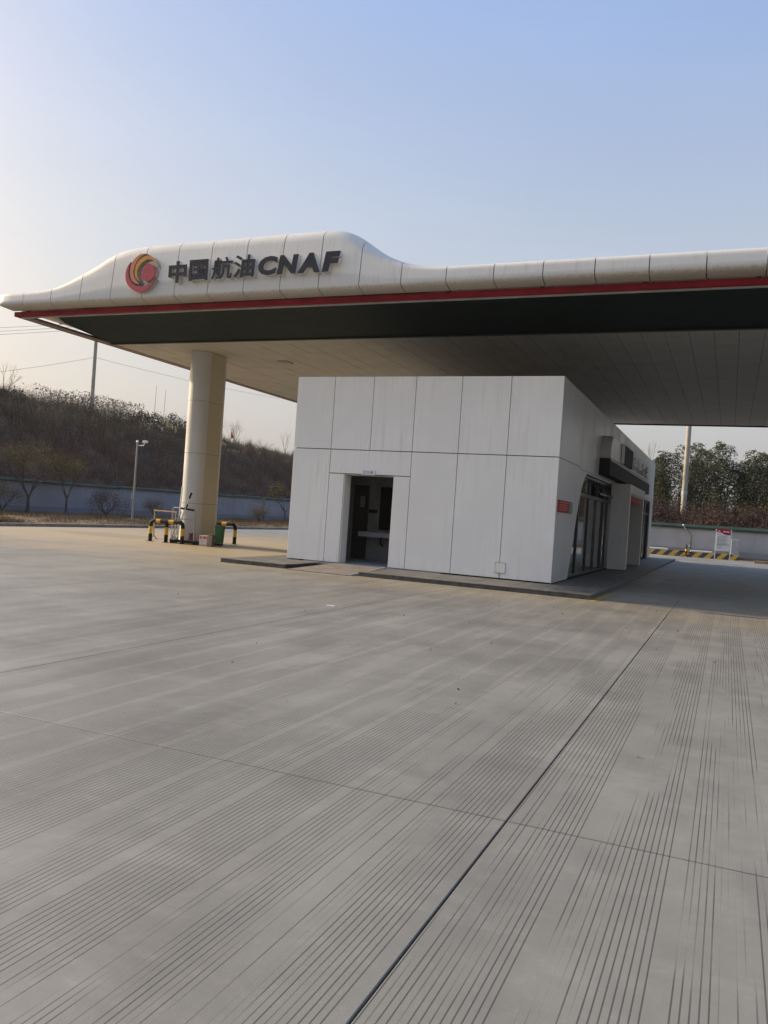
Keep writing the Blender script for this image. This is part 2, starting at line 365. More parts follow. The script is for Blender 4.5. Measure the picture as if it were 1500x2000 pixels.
# ------------------------------------------------------------------ ground, yard, verge, hills
b=B(); b.box(-900,900,-900,900,-1.2,-.35); tag(b.build('ground','earth'),'bare earth far around the station','ground',kind='structure')
yard=thing('forecourt','pale grooved concrete forecourt in large sawn slabs','forecourt'); tag(yard,kind='structure')
b=B(); b.box(-26.02,40,-30,57.9,-.30,-.028); b.build('joint_bed','dark',yard)
XJ=[-26.02,-23.5,-19,-14.5,-10,-5.5,-.965,3.55,8.1,14,40]; YJ=[-30,4.15,16.75,27.2,37.8,47.6,57.9]
for i in range(len(XJ)-1):
    for j in range(len(YJ)-1):
        gl=.003; gr=.003
        if j<2 and abs(XJ[i]+.965)<.01: gl=.0055
        if j<2 and abs(XJ[i+1]+.965)<.01: gr=.0055
        b=B(); b.box(XJ[i]+gl,XJ[i+1]-gr,YJ[j]+.0055,YJ[j+1]-.0055,-.2,0,.003); b.build('concrete_slab','concrete',yard)
def L_(x,pts):
    return np.interp(x,[p[0] for p in pts],[p[1] for p in pts])
def hz(x,y):
    x=np.asarray(x,float); y=np.asarray(y,float)
    a=L_(-38.6-x,[(-1,-.4),(-.01,-.4),(.0,.5),(4,2.4),(11,6.9),(12,7.15),(15.5,7.3),(19.5,8.5),(60,9.6),(120,10)])
    c=L_(y-58.6-np.clip((-28-x)/6,0,1)*13,[(-1,-.4),(-.01,-.4),(0,.5),(4,1.9),(9,3.0),(40,4.2),(120,6)])
    h=np.maximum(a,c); w=np.clip(h+.2,0,1)
    return h+w*(.25*np.sin(x*.31+y*.17)+.2*np.sin(y*.43-x*.11)+.12*np.sin(x*1.1)*np.sin(y*.9))
gx=np.concatenate([np.arange(-150,-38.7,1.5),[-38.59],np.arange(-37,60,1.5)]); gy=np.concatenate([np.arange(0,58.5,1.5),[58.61],np.arange(60,150,1.5)])
X,Y=np.meshgrid(gx,gy); Z=hz(X,Y); nx=len(gx); 
b=B(); b.v=[(float(p),float(q_),float(r)) for p,q_,r in zip(X.ravel(),Y.ravel(),Z.ravel())]
for j in range(len(gy)-1):
    for i in range(nx-1):
        if max(Z[j,i],Z[j,i+1],Z[j+1,i],Z[j+1,i+1])>-.2: b.f.append((j*nx+i,j*nx+i+1,(j+1)*nx+i+1,(j+1)*nx+i)); b.mi.append(0)
tag(b.build('hillside','hill',None,True),'dark scrubby hillside behind the walls','hillside',kind='structure')
# grass verge between kerb and wall
vx=np.linspace(-38,-26.26,16); vy=np.linspace(-10,75,70); b=B()
def vz(x,y): return .10+.10*math.sin(math.pi*min(1,max(0,(-26.26-x)/11.7)))+.05*math.sin(x*1.7+y*.8)*min(1,max(0,(-26.26-x)/2))
for yq in vy:
    for xq in vx: b.v.append((xq,yq,vz(xq,yq)))
for j in range(len(vy)-1):
    for i in range(len(vx)-1): a=j*len(vx)+i; b.f.append((a,a+1,a+1+len(vx),a+len(vx))); b.mi.append(0)
tag(b.build('verge','soil',None,True),'strip of dry grass and soil along the left wall','verge',kind='structure')
kb=thing('kerb','low concrete kerb along the dry grass verge','kerb'); tag(kb,kind='structure')
km=None
for i in range(64):
    if km is None: bb=B(); bb.box(-26.255,-26.03,12.004,12.996,-.2,.13,.02); km=bb.build('kerb_stone','kerb',kb)
    else:
        o=km.copy(); COL.objects.link(o); o.location=(random.uniform(-.006,.006),i,random.uniform(-.006,.006)); 
# perimeter walls
def wall(name,label,segs,fn,mat):
    t=thing(name,label,'wall',segs[0][0])
    for (p,q_,zt) in segs: fn(t,p,q_,zt)
    return t
lw=thing('perimeter_wall','blue grey perimeter wall with dark green coping along the left verge','wall',(-38.1,40,0))
ye=[-10,1.8,15.6,29.5,43.4,57.3,72]
for i in range(6):
    zt=1.80+.02*i+.02*max(0,i-2)
    b=B(); b.box(-38.24,-38.0,ye[i]+.02,ye[i+1]-.02,-.3,zt,.008); b.build('wall_section','wallblue',lw)
    b=B(); y0,y1=ye[i]+.005,ye[i+1]-.005
    b.prism([(-38.36,y0,zt),(-37.88,y0,zt),(-37.88,y0,zt+.10),(-38.08,y0,zt+.21),(-38.16,y0,zt+.21),(-38.36,y0,zt+.10)],(0,y1-y0,0)); b.build('coping','coping',lw)
b=B(); 
bw=thing('perimeter_wall','pale grey rear perimeter wall with green coping behind the warning board','wall',(0,58.1,0))
xe=[-30,-18,-6,6,18,32]
b=B(); b.prism([(-38.1,72,-.3),(-38.1,72.2,-.3),(-30,58.2,-.3),(-30,58.02,-.3)],(0,0,2.1)); b.build('wall_section','wallwhite',bw)
for i in range(5):
    zt=1.82
    b=B(); b.box(xe[i]+.006,xe[i+1]-.006,58.0,58.24,-.3,zt,.008); b.build('wall_section','wallwhite',bw)
    b=B(); x0,x1=xe[i]+.003,xe[i+1]-.003
    b.prism([(x0,57.86,zt),(x0,57.86,zt+.13),(x0,58.04,zt+.30),(x0,58.2,zt+.30),(x0,58.38,zt+.13),(x0,58.38,zt)],(x1-x0,0,0)); b.build('coping','coping',bw)

# ------------------------------------------------------------------ canopy
can=thing('fuel_station_canopy','large white fuel station canopy with a raised sign hump and red edge rail','canopy',(-17.37,24,0))
SZ=6.70                      # soffit height
XL,XR,YF,YB=-20.65,24.0,17.5,41.6      # outermost lines of the skin; right end extended unseen to darken beneath
TP=[(-30,7.28),(-19.0,7.28),(-18.5,7.31),(-18.14,7.38),(-17.77,7.52),(-17.49,7.66),(-17.15,7.83),(-16.86,7.98),(-16.6,8.12),(-16.33,8.25),(-16.06,8.34),(-15.8,8.395),(-15.5,8.43),(-15.0,8.45),(-14.2,8.46),(-9.75,8.47),(-9.45,8.465),(-9.2,8.43),(-8.98,8.36),(-8.75,8.25),(-8.5,8.08),(-8.2,7.86),(-7.95,7.70),(-7.7,7.575),(-7.4,7.45),(-7.1,7.37),(-6.8,7.325),(-6.4,7.30),(40,7.30)]
def top(x):
    if x<-20: return 7.27
    xs=np.linspace(x-.18,x+.18,7); return float(np.mean(L_(xs,TP)))
def section(T):
    """(inset from the outermost line, height): lower return, bulged edge, leaning face, rolled top"""
    r=min(.34,.12+(T-7.27)*.3); k=(T-r-6.97)
    P=[(.47,6.845),(.38,6.80),(.12,6.855),(.03,6.895),(0,6.95)]
    for i in range(1,4): P.append((max(0,.10*k*i/3),6.95+(T-r-6.95)*i/3))
    i0=max(0,.10*k)
    for a in (18,36,54,72,90): a=math.radians(a); P.append((i0+(r*1.25)*(1-math.cos(a)),T-r+r*math.sin(a)))
    P+=[(i0+r*1.25+.45,T+.005),(i0+r*1.25+.9,T-.05),(i0+r*1.25+.9,6.9)]
    return P
def skin(frames,lift=None):
    """frames: list of (fn(inset)->(x,y), T)"""
    b=B(); S_=[section(T) for _,T in frames]; n=len(S_[0])
    if lift: S_=[[(o,max(z,6.855+w) if z<7.0 else z) for o,z in sec] for sec,w in zip(S_,lift)]
    for (fn,T),sec in zip(frames,S_):
        for (o,z) in sec: p=fn(o); b.v.append((p[0],p[1],z))
    for k in range(len(frames)-1):
        for j in range(n-1): a=k*n+j; b.f.append((a,a+1,a+1+n,a+n)); b.mi.append(0)
    # fold the cut ends inward so that joints read as dark gaps
    for k,sg in ((0,1),(len(frames)-1,-1)):
        fr,T=frames[k]; i=len(b.v); sec=S_[k]
        for (o,z) in sec: p=fr(o+.07); b.v.append((p[0],p[1],z-.05 if z>7.0 else z+.03))
        for j in range(n-1): b.f.append((k*n+j,k*n+j+1,i+j+1,i+j)); b.mi.append(0)
    o=b.build('fascia_panel','skin',can,40)
    return o
seams=[-19.35,-18.28,-17.19,-16.10,-15.02,-13.94,-12.88,-11.79,-10.71,-9.62,-8.52,-7.44,-6.32,-5.20,-4.09,-2.98,-1.87,-.76,.35,1.46,2.57,3.68,4.79,5.90,7.01,8.12,9.23,10.34,11.45,12.56,13.67,14.78,15.89,17,18.11,19.22,20.33,21.44,22.55,23.66]
def front(x): return lambda o: (x,YF+o)
for a,c in zip(seams[:-1],seams[1:]):
    n=9 if -19<a<-6 else 3
    skin([(front(x),top(x)) for x in np.linspace(a+.011,c-.011,n)])
RC=.55
def corner(an):    # an 0 = facing -Y, 90 = facing -X
    cx_,cy_=XL+RC,YF+RC; s_,c_=math.sin(an),math.cos(an)
    return lambda o:(cx_-s_*max(.02,RC-o)+ (s_*max(0,o-RC+.02) if False else 0),cy_-c_*max(.02,RC-o))
fr=[(front(x),7.275) for x in (seams[0]-.006,-19.8,XL+RC)]+[(corner(math.radians(a)),7.26) for a in (15,30,45,60,75,90)]
skin(fr,[-.2,-.2,-.05,0,.05,.10,.15,.17,.17])
def left(y): return lambda o:(XL+o,y)
ys=[YF+RC+.01,20.2,22.4,24.6,26.8,29,31.2,33.4,35.6,37.8,40,41.6]
for a,c in zip(ys[:-1],ys[1:]): skin([(left(y),7.27) for y in (a+.006,(a+c)/2,c-.006)],[.17]*3)
b=B(); 
for x0,x1,y0,y1 in ((XL+.02,XR,YB-.02,YB+.5),):  b.box(x0,x1,y0,y1,6.86,7.26,.12)
b.box(XR-.5,XR,YF+.05,YB-.04,6.86,7.26,.1); b.build('edge_cladding','skin',can)
b=B(); b.box(XL+.5,XR-.52,YF+1.1,YB-.06,7.05,7.16); b.build('roof_deck','trim',can)
# red rail ring hung below the skin, with a pale lip
def rail(name,x0,x1,y0,y1):
    b=B(); b.box(x0,x1,y0,y1,6.655,6.795,.015); r=b.build(name,'red',can); return r
RX,RY=-20.13,17.93
rail('edge_rail',RX,XR,RY,RY+.12); rail('edge_rail',RX,RX+.12,RY+.121,YB-.2); rail('edge_rail',RX+.121,XR,YB-.19,YB-.07)
b=B(); b.box(RX+.16,XR,RY+.128,RY+.20,6.63,6.70); b.build('rail_lip','trim',can)
b=B(); b.box(RX+.128,RX+.18,RY+.21,YB-.2,6.66,6.72); b.build('rail_lip','trim',can)
bk=None
for x in np.arange(-19.6,23,2.2):
    b=B(); b.box(x,x+.05,RY+.03,RY+.09,6.796,6.85); b.box(x-.02,x+.07,RY-.02,RY+.028,6.775,6.84); b.build('bracket','dark',can)
# sloping dark green band along the front, its left end a curve against beige sheet
YG0,YG1,ZG0=18.35,21.95,7.02
def gz_(y): return ZG0+(SZ-ZG0)*(y-YG0)/(YG1-YG0)
curve=[(-19.38,18.35),(-19.52,18.75),(-19.68,19.15),(-19.84,19.5),(-19.96,19.8)]
b=B(); pts=[(x,y,gz_(y)) for x,y in curve]+[(-19.97,YG1,SZ),(XR-.1,YG1,SZ),(XR-.1,YG0,ZG0)]; b.prism(pts,(0,0,.03)); b.build('green_band','green',can)
b=B(); pts=[(x-.006,y,gz_(y)) for x,y in curve]+[(-19.97,YG0,ZG0)]; b.prism(pts,(0,0,.03)); b.build('beige_corner','soffit',can)
b=B(); b.box(-19.96,XR-.1,YG1-.10,YG1+.0,SZ-.035,SZ-.003,.008); b.build('band_lip','greenlip',can)
# flat soffit in long pans, seams run away from the shop front
b=B(); b.box(-19.9,XR-.1,YG1+.002,YB-.3,SZ+.022,SZ+.05); b.build('soffit_backing','core',can)
def inview(x,y,z):
    d=Vector((x,y,z-1.55)); dp=d.dot(Fw)
    if dp<.1: return False
    a=d.dot(Rt)/dp*1586; c=-(d.z)/dp*1586; px_=750+a*math.cos(roll)-c*math.sin(roll); py_=1000+a*math.sin(roll)+c*math.cos(roll)
    return -60<px_<1560 and -60<py_<2060
rows=[YG1+.004,23.9,26.4,28.9,31.4,33.9,36.4,38.9,YB-.3]; rest=B(); cnt=0
x=-19.88; 
while x<XR-.15:
    x1=min(x+.6,XR-.1)
    for y0,y1 in zip(rows[:-1],rows[1:]):
        if cnt<298 and (inview(x,y0,SZ) or inview(x1,y1,SZ) or inview(x,y1,SZ)):
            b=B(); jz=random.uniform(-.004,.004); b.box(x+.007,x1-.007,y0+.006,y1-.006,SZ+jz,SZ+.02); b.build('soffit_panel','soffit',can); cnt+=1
        else: rest.box(x+.004,x1-.004,y0+.004,y1-.004,SZ,SZ+.02)
    x=x1
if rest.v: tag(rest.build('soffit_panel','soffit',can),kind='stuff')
b=B(); b.box(-15.25,-14.85,25.1,25.6,SZ-.05,SZ-.004,.015); lamp=b.build('ceiling_lamp','trim',can)
b=B(); b.box(-15.20,-14.90,25.15,25.55,SZ-.056,SZ-.051); b.build('lens','grey',lamp)
# racetrack column in storey-high casings
CX,CY,CR,CLn=-17.37,23.62,.40,.78
colm=B(); colm.box(CX-.3,CX+.3,CY-.2,CY+CLn+.2,0,SZ); colm=colm.build('column','core',can)
zs=[.03,1.40,3.15,4.98,SZ-.005]
def stad(r,a0,a1,y,n=14): return [(CX+r*math.cos(math.radians(a0+(a1-a0)*i/n)),y+r*math.sin(math.radians(a0+(a1-a0)*i/n))) for i in range(n+1)]
for z0,z1 in zip(zs[:-1],zs[1:]):
    for (a0,a1,yy) in ((180,360,CY),(0,180,CY+CLn)):
        o=stad(CR,a0+.6,a1-.6,yy); i_=stad(CR-.03,a0+.6,a1-.6,yy)[::-1]
        b=B(); b.prism([(p[0],p[1],z0+.006) for p in o+i_],(0,0,z1-z0-.012)); b.build('round_casing','columnwhite',colm,30)
    for sx in (1,-1):
        x0,x1=sorted((CX+sx*(CR-.03),CX+sx*(CR-.002)))
        b=B(); b.box(x0,x1,CY+.006,CY+CLn-.006,z0+.006,z1-.006); b.build('flat_casing','cream',colm)
b=B(); b.box(CX-.46,CX+.46,CY-.06,CY+CLn+.06,0,.05,.01); b.build('base_plinth','brown',colm)

# ---- channel sign on the hump
sg=thing('canopy_sign','red and orange swirl emblem with dark raised characters on the canopy hump','sign',(-12.4,17.5,7.3))
KY=17.36
def onface(px_,py_,Y):
    u=(px_-750)*math.cos(roll)+(py_-1000)*math.sin(roll); v=-(px_-750)*math.sin(roll)+(py_-1000)*math.cos(roll)
    d=Fw+Rt*(u/1586)+Vector((0,0,-v/1586)); t=Y/d.y; return (d.x*t,Y,1.55+d.z*t)
def em(pts,mat,name,Y=KY,dep=.13):
    P=[onface(230+x/15,480+y/15,Y) for x,y in pts]
    # smooth closed outline
    n=len(P); Q=[]
    for i in range(n):
        p0,p1,p2,p3=[Vector(P[(i+k-1)%n]) for k in range(4)]
        sharp=pts[i] in SH or pts[(i+1)%n] in SH
        for t in ((0,.33,.66) if True else (0,)):
            if pts[i] in SH: p0=p1
            if pts[(i+1)%n] in SH: p3=p2
            Q.append(.5*((2*p1)+(p2-p0)*t+(2*p0-5*p1+4*p2-p3)*t*t+(3*p1-p0-3*p2+p3)*t**3))
    b=B(); b.prism([tuple(q_) for q_ in Q],(0,.035,0)); f=b.build(name,mat,sg)
    ce=sum(Q,Vector())/len(Q)
    b=B(); b.prism([tuple(q_+Vector((0,.036,0))) for q_ in Q],(0,dep,0)); b.build('return','emside',f)
SH=set()
c1=[(385,470),(290,600),(235,760),(225,950),(270,1110),(380,1250),(540,1340),(700,1350),(860,1270),(1000,1130),(1100,970),(1010,1060),(900,1130),(760,1185),(620,1190),(490,1150),(390,1050),(330,930),(310,780),(330,620)]
SH={(385,470),(1100,970)}; em(c1,'emred','emblem_stroke')
c2=[(850,235),(700,240),(560,320),(440,450),(380,600),(355,760),(370,920),(430,1040),(530,1110),(640,1115),(560,1040),(490,930),(455,790),(480,650),(540,500),(630,370),(740,275)]
SH={(850,235),(640,1115)}; em(c2,'emsalmon','emblem_stroke')
c3=[(1165,640),(1120,450),(1040,340),(920,285),(800,300),(680,370),(580,480),(520,620),(495,780),(520,920),(590,1020),(640,1060),(580,930),(560,800),(590,660),(660,540),(760,450),(880,395),(1010,410),(1090,480)]
SH={(1165,640),(640,1060)}; em(c3,'emorange','emblem_stroke')
c4=[(800,515),(900,510),(1010,560),(1080,660),(1090,780),(1050,900),(960,1000),(850,1040),(750,1010),(690,920),(680,820),(720,710),(790,620),(815,560)]
SH={(800,515)}; em(c4,'emred','emblem_drop')
def glyph(ch,x0,x1,z0,z1,Y,dep,off=.0,shear=0,face='letter',side='letterside',parent=None,name='letter'):
    """one raised character cut from a font outline, fitted to its measured box"""
    cu=bpy.data.curves.new('character','FONT'); cu.body=ch; cu.size=1; cu.offset=off; cu.shear=shear; cu.extrude=.5; cu.resolution_u=3
    t=bpy.data.objects.new('character',cu); COL.objects.link(t); bpy.context.view_layer.update()
    me=bpy.data.meshes.new_from_object(t.evaluated_get(bpy.context.evaluated_depsgraph_get())); bpy.data.objects.remove(t); bpy.data.curves.remove(cu)
    co=np.array([v.co[:] for v in me.vertices]); lo,hi=co.min(0),co.max(0)
    F=B(); Sd=B()
    def P(v,ya,yb):
        p=co[v]; return (x0+(p[0]-lo[0])/(hi[0]-lo[0])*(x1-x0), ya if p[2]>0 else yb, z0+(p[1]-lo[1])/(hi[1]-lo[1])*(z1-z0))
    for pl in me.polygons:
        F.face([P(v,Y,Y+.02) for v in pl.vertices]); Sd.face([P(v,Y+.021,Y+dep) for v in pl.vertices])
    bpy.data.meshes.remove(me)
    f=F.build(name,face,parent,False,False); Sd.build('return',side,f,False,False); return f
k=KY/17.6
for ch,x0,x1,z0,z1,of,sh in (('中',-14.24,-13.66,7.28,7.86,.028,.0),('国',-13.57,-12.98,7.31,7.86,.02,.0),('航',-12.86,-12.22,7.31,7.88,.007,.06),('油',-12.17,-11.54,7.32,7.90,.018,.05),('C',-11.44,-10.88,7.34,7.82,.05,.12),('N',-10.87,-10.28,7.34,7.82,.055,.12),('A',-10.28,-9.66,7.34,7.83,.055,.1),('F',-9.60,-9.12,7.34,7.83,.06,.14)):
    glyph(ch,x0*k,x1*k,1.55+(z0-1.55)*k,1.55+(z1-1.55)*k,KY,.15,of,sh,parent=sg)

# ------------------------------------------------------------------ platform, ramp, painted edge
PH=.105
pf=thing('shop_platform','low granite platform with a dark stone edge under the white kiosk','platform',(-7,30,0))
PX0,PX1,PY0,PY1=-11.85,-2.58,17.42,46.2
def top_tiles(x0,x1,y0,y1,sx,sy):
    nx_=max(1,round((x1-x0)/sx)); ny_=max(1,round((y1-y0)/sy))
    for i in range(nx_):
        for j in range(ny_):
            a=x0+(x1-x0)*i/nx_; c=x0+(x1-x0)*(i+1)/nx_; d=y0+(y1-y0)*j/ny_; e=y0+(y1-y0)*(j+1)/ny_
            b=B(); z=random.uniform(-.002,.0015); b.box(a+.004,c-.004,d+.004,e-.004,.03,PH+z,.004); b.build('paving_slab','granite',pf)
b=B(); b.box(PX0+.02,-9.95,PY0+.02,19.3,-.1,.085); b.box(-7.98,PX1-.02,PY0+.02,19.3,-.1,.085); b.box(-9.949,-7.981,18.9,19.3,-.1,.085); b.box(PX0+.02,PX1-.02,19.301,PY1-.02,-.1,.085); b.build('platform_bed','dark',pf)
def edge(x0,x1,y0,y1):
    b=B(); b.box(x0,x1,y0,y1,-.1,PH-.022+random.uniform(-.002,.002),.006); b.build('edge_stone','granite2',pf)
def cap(x0,x1,y0,y1):
    b=B(); b.box(x0,x1,y0,y1,PH-.02,PH+.003+random.uniform(-.002,.002),.005); b.build('edge_slab','granite',pf)
for x0,x1 in ((PX0,-9.95),(-7.98,PX1)):
    n=max(1,round((x1-x0)/.95))
    for i in range(n):
        a,c=x0+(x1-x0)*i/n,x0+(x1-x0)*(i+1)/n
        edge(a+.004,c-.004,PY0,PY0+.12); cap(a+.004,c-.004,PY0-.02,PY0+.42)
    top_tiles(x0,x1,PY0+.43,19.29,.95,.9)
n=22
for i in range(n):
    a,c=PY0+.13+(PY1-PY0-.13)*i/n,PY0+.13+(PY1-PY0-.13)*(i+1)/n
    edge(PX1-.12,PX1,a+.004,c-.004)
    if i>0: cap(PX1-.40,PX1+.02,max(a,PY0+.43)+.004,c-.004)
top_tiles(-3.80,PX1-.41,19.31,PY1,.81,1.2)
top_tiles(PX0,-11.03,19.31,PY1,.8,2.4)
rm=thing('door_ramp','brown mat covered ramp up to the dark kiosk doorway','ramp',(-8.9,18.4,0))
b=B(); b.prism([(-9.62,17.25,.0),(-9.40,19.24,.0),(-9.40,19.24,PH+.012),(-9.62,17.25,.014)],(1.62,0,0)); 
b=B(); b.raw([(-9.80,17.22,0),(-8.12,17.22,0),(-8.12,19.26,0),(-9.50,19.26,0),(-9.80,17.22,.016),(-8.12,17.22,.016),(-8.12,19.26,PH+.014),(-9.50,19.26,PH+.014)],[(0,1,2,3),(4,5,6,7),(0,1,5,4),(1,2,6,5),(2,3,7,6),(3,0,4,7)])
b.build('ramp_plate','ramp',rm)
b=B(); b.box(-8.115,-8.07,17.22,19.26,0,.02); b.raw([(-8.112,17.22,.02),(-8.07,17.22,.02),(-8.07,19.26,.02),(-8.112,19.26,.02),(-8.112,17.22,.035),(-8.07,17.22,.035),(-8.07,19.26,PH+.03),(-8.112,19.26,PH+.03)],[(4,5,6,7),(0,1,5,4),(1,2,6,5),(2,3,7,6),(3,0,4,7)]); b.build('edge_strip','trim',rm)
q=NT('worn_yellow_line',.7); n=q.noise(q.P,3.5,5,.7); n2=q.noise(q.P,22,3,.7)
q.color(q.mix(q.step(q.math('ADD',q.math('MULTIPLY',n,.6),q.math('MULTIPLY',n2,.4)),.40,.58),(.42,.33,.10),(.27,.245,.20))); M['worn']=q.m
q=NT('yellow_line',.6); n=q.noise(q.P,6,5,.7); q.color(q.mix(q.step(n,.42,.7),(.52,.36,.05),(.22,.19,.14))); M['yline']=q.m
b=B(); b.box(PX0-.2,-9.9,17.20,17.33,.0015,.004); b.box(-8.0,-2.62,17.12,17.26,.0015,.004); tag(b.build('painted_line','worn'),'faded yellow painted line along the front of the granite platform','painted line')
b=B(); b.raw([(-2.60,17.12,.001),(-2.44,17.12,.001),(-2.38,19.6,.001),(-2.54,19.6,.001),(-2.60,17.12,.004),(-2.44,17.12,.004),(-2.38,19.6,.004),(-2.54,19.6,.004)],[(4,5,6,7),(0,1,5,4),(1,2,6,5),(2,3,7,6),(3,0,4,7)]); tag(b.build('painted_line','yline'),'bright yellow painted line beside the platform corner','painted line')

# ------------------------------------------------------------------ kiosk
kx0,kx1,ky0,ky1=-11.02,-3.82,19.31,45.0
kz0,kzm,kz1=.125,3.13,5.07
sh=thing('service_kiosk','white panelled kiosk with a dark open doorway in its front, under the canopy','kiosk',(-7.4,32,0))
T_=.05
b=B()   # dark carcass behind the sheets, with the washroom and shop left hollow
yb=ky0+.06; 
b.box(kx0+.06,-9.46,yb,ky0+.40,kz0,5.0); b.box(-8.02,kx1-.06,yb,ky0+.40,kz0,5.0); b.box(-9.459,-8.021,yb,ky0+.40,2.50,5.0)
b.box(kx0+.06,kx0+.25,ky0+.401,ky1-.06,kz0-.02,5.0); b.box(kx0+.251,kx1-.06,ky1-.25,ky1-.06,kz0-.02,5.0); b.box(kx0+.251,kx1-.07,ky0+.402,ky1-.251,4.85,4.98)
b.box(kx0+.251,kx1-.07,ky0+.402,ky1-.251,3.2,3.3)
b.build('carcass','core',sh)
def sheet(x0,x1,z0,z1,name='wall_panel'):
    b=B(); b.box(x0+.0075,x1-.0075,ky0,ky0+T_,z0+.010,z1-.010,.004); return b.build(name,'white',sh)
cols=[-11.02,-9.89,-8.75,-7.57,-6.34,-5.09,-3.81]
for a,c in zip(cols[:-1],cols[1:]):
    sheet(a,c,kzm,kz1)
sheet(cols[0],cols[1],kz0,kzm)
for i in (3,4,5): sheet(cols[i],cols[i+1],kz0,kzm)
sheet(-9.89,-7.57,2.495,kzm,'lintel_panel'); sheet(-9.89,-9.445,kz0,2.495,'jamb_panel'); sheet(-8.035,-7.57,kz0,2.495,'jamb_panel')
for x0,x1 in ((-9.458,-9.435),(-8.045,-8.022)):
    b=B(); b.box(x0,x1,ky0+.052,ky0+.42,kz0,2.485); b.build('door_reveal','white',sh)
b=B(); b.box(-9.434,-8.046,ky0+.052,ky0+.42,2.465,2.49); b.build('door_reveal','trim',sh)
b=B(); b.box(kx0,kx1-.052,ky0+.06,ky1,5.0,5.045); b.build('roof','trim',sh)
# washroom behind the doorway
b=B(); b.box(-10.6,-6.5,22.0,22.1,.1,3.1); b.box(-6.6,-6.5,19.72,21.999,.1,3.1); b.box(-10.6,-10.5,19.72,21.999,.1,3.1); b.build('washroom_wall','inwall',sh)
b=B(); b.box(-10.5,-6.6,19.30,21.99,.02,.118); b.build('washroom_floor','grey',sh)
b=B(); b.box(-10.5,-6.6,19.73,21.99,2.75,2.8); b.build('washroom_ceiling','inwall',sh)
b=B(); b.box(-10.35,-9.87,21.93,21.985,.12,2.30,.01); d=b.build('inner_door','door',sh); 
b=B(); b.box(-10.13,-9.98,21.915,21.929,1.65,1.98); b.build('notice_sheet','inwall',d)
b=B(); b.box(-9.84,-9.58,21.95,21.99,1.50,1.60); b.build('name_plate','black',sh)
b=B(); b.box(-9.50,-7.9,21.94,21.98,1.02,2.28,.01); b.build('mirror','mirror',sh)
wb=thing('wash_counter','pale wash basin counter seen inside the dark kiosk doorway','wash basin',(-8.9,21.7,0))
b=B(); b.box(-9.92,-7.4,21.45,21.98,.80,.94,.015); b.build('counter_top','counter',wb)
b=B(); b.tube([(-9.02,21.9,.94),(-9.02,21.9,1.08),(-9.02,21.82,1.12),(-9.02,21.74,1.08)],.016,7); b.build('tap','chrome',wb)
b=B(); b.tube([(-9.3,21.7,.80),(-9.3,21.7,.62),(-9.3,21.9,.55)],.025,7); b.build('drain_pipe','black',wb)
b=B(); b.box(-8.95,-8.9,21.6,21.95,.66,.80); b.box(-7.5,-7.45,21.6,21.95,.1,.80); b.build('bracket','black',wb)
# plate above the door
dp=thing('door_plate','small white lettered plate over the dark kiosk doorway','sign',(-8.73,19.28,2.55))
b=B(); b.box(-8.93,-8.55,19.27,19.309,2.488,2.615,.004); pl=b.build('plate','whitepaint',dp)
for ch,x0,x1 in (('卫',-8.88,-8.81),('生',-8.77,-8.71),('间',-8.68,-8.61)):
    glyph(ch,x0,x1,2.515,2.59,19.266,.003,.006,face='signtext',side='signtext',parent=dp,name='character')
b=B(); x0,x1,z0,z1=-5.19,-4.945,.27,.50
b.box(x0,x1,ky0-.015,ky0-.001,z0,z1,.003); h=b.build('access_hatch','white',sh)
b=B(); b.box(x0-.012,x0-.003,ky0-.018,ky0-.001,z0-.01,z1+.01); b.box(x1+.003,x1+.012,ky0-.018,ky0-.001,z0-.01,z1+.01); b.box(x0-.012,x1+.012,ky0-.018,ky0-.001,z1+.011,z1+.02); b.box(x0-.012,x1+.012,ky0-.018,ky0-.001,z0-.02,z0-.011); b.box(-5.075,-5.063,ky0-.012,ky0-.001,kz0+.02,z0-.025); b.build('hatch_frame','trim',h)
# shaded side wall
X0=kx1
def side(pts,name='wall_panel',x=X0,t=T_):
    b=B(); b.prism([(x,y,z) for y,z in pts],(-t,0,0)); return b.build(name,'sooty_shade',sh)
def rect(y0,y1,z0,z1,g=.008): return [(y0+g,z0+g),(y1-g,z0+g),(y1-g,z1-g),(y0+g,z1-g)]
ys=[19.365,20.84,22.37,24.2,26.0,27.9,29.8,31.7,33.6,35.5,37.4,39.3,41.2,43.1,45.0]
arch=[(21.40,kz0),(21.66,.62),(21.90,1.10),(22.15,1.62),(22.40,2.10),(22.70,2.52),(23.05,2.84),(23.45,3.02)]
for i,(a,c) in enumerate(zip(ys[:-1],ys[1:])):
    lo=kzm if c<22.4 else 3.075
    if a>33.9 and a<35.4: lo=kzm
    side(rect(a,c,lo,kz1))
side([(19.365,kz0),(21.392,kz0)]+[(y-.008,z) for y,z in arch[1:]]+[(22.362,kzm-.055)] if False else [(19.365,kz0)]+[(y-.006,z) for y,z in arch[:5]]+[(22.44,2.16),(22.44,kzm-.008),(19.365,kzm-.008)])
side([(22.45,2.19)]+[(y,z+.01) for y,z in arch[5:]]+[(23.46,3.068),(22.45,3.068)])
side(rect(33.95,35.3,kz0,3.07)); side(rect(43.6,45.0,kz0,3.07)); side(rect(35.3,43.6,2.99,3.07,.002),'lintel_panel'); side(rect(23.47,28.7,3.02,3.07,.002),'lintel_panel')
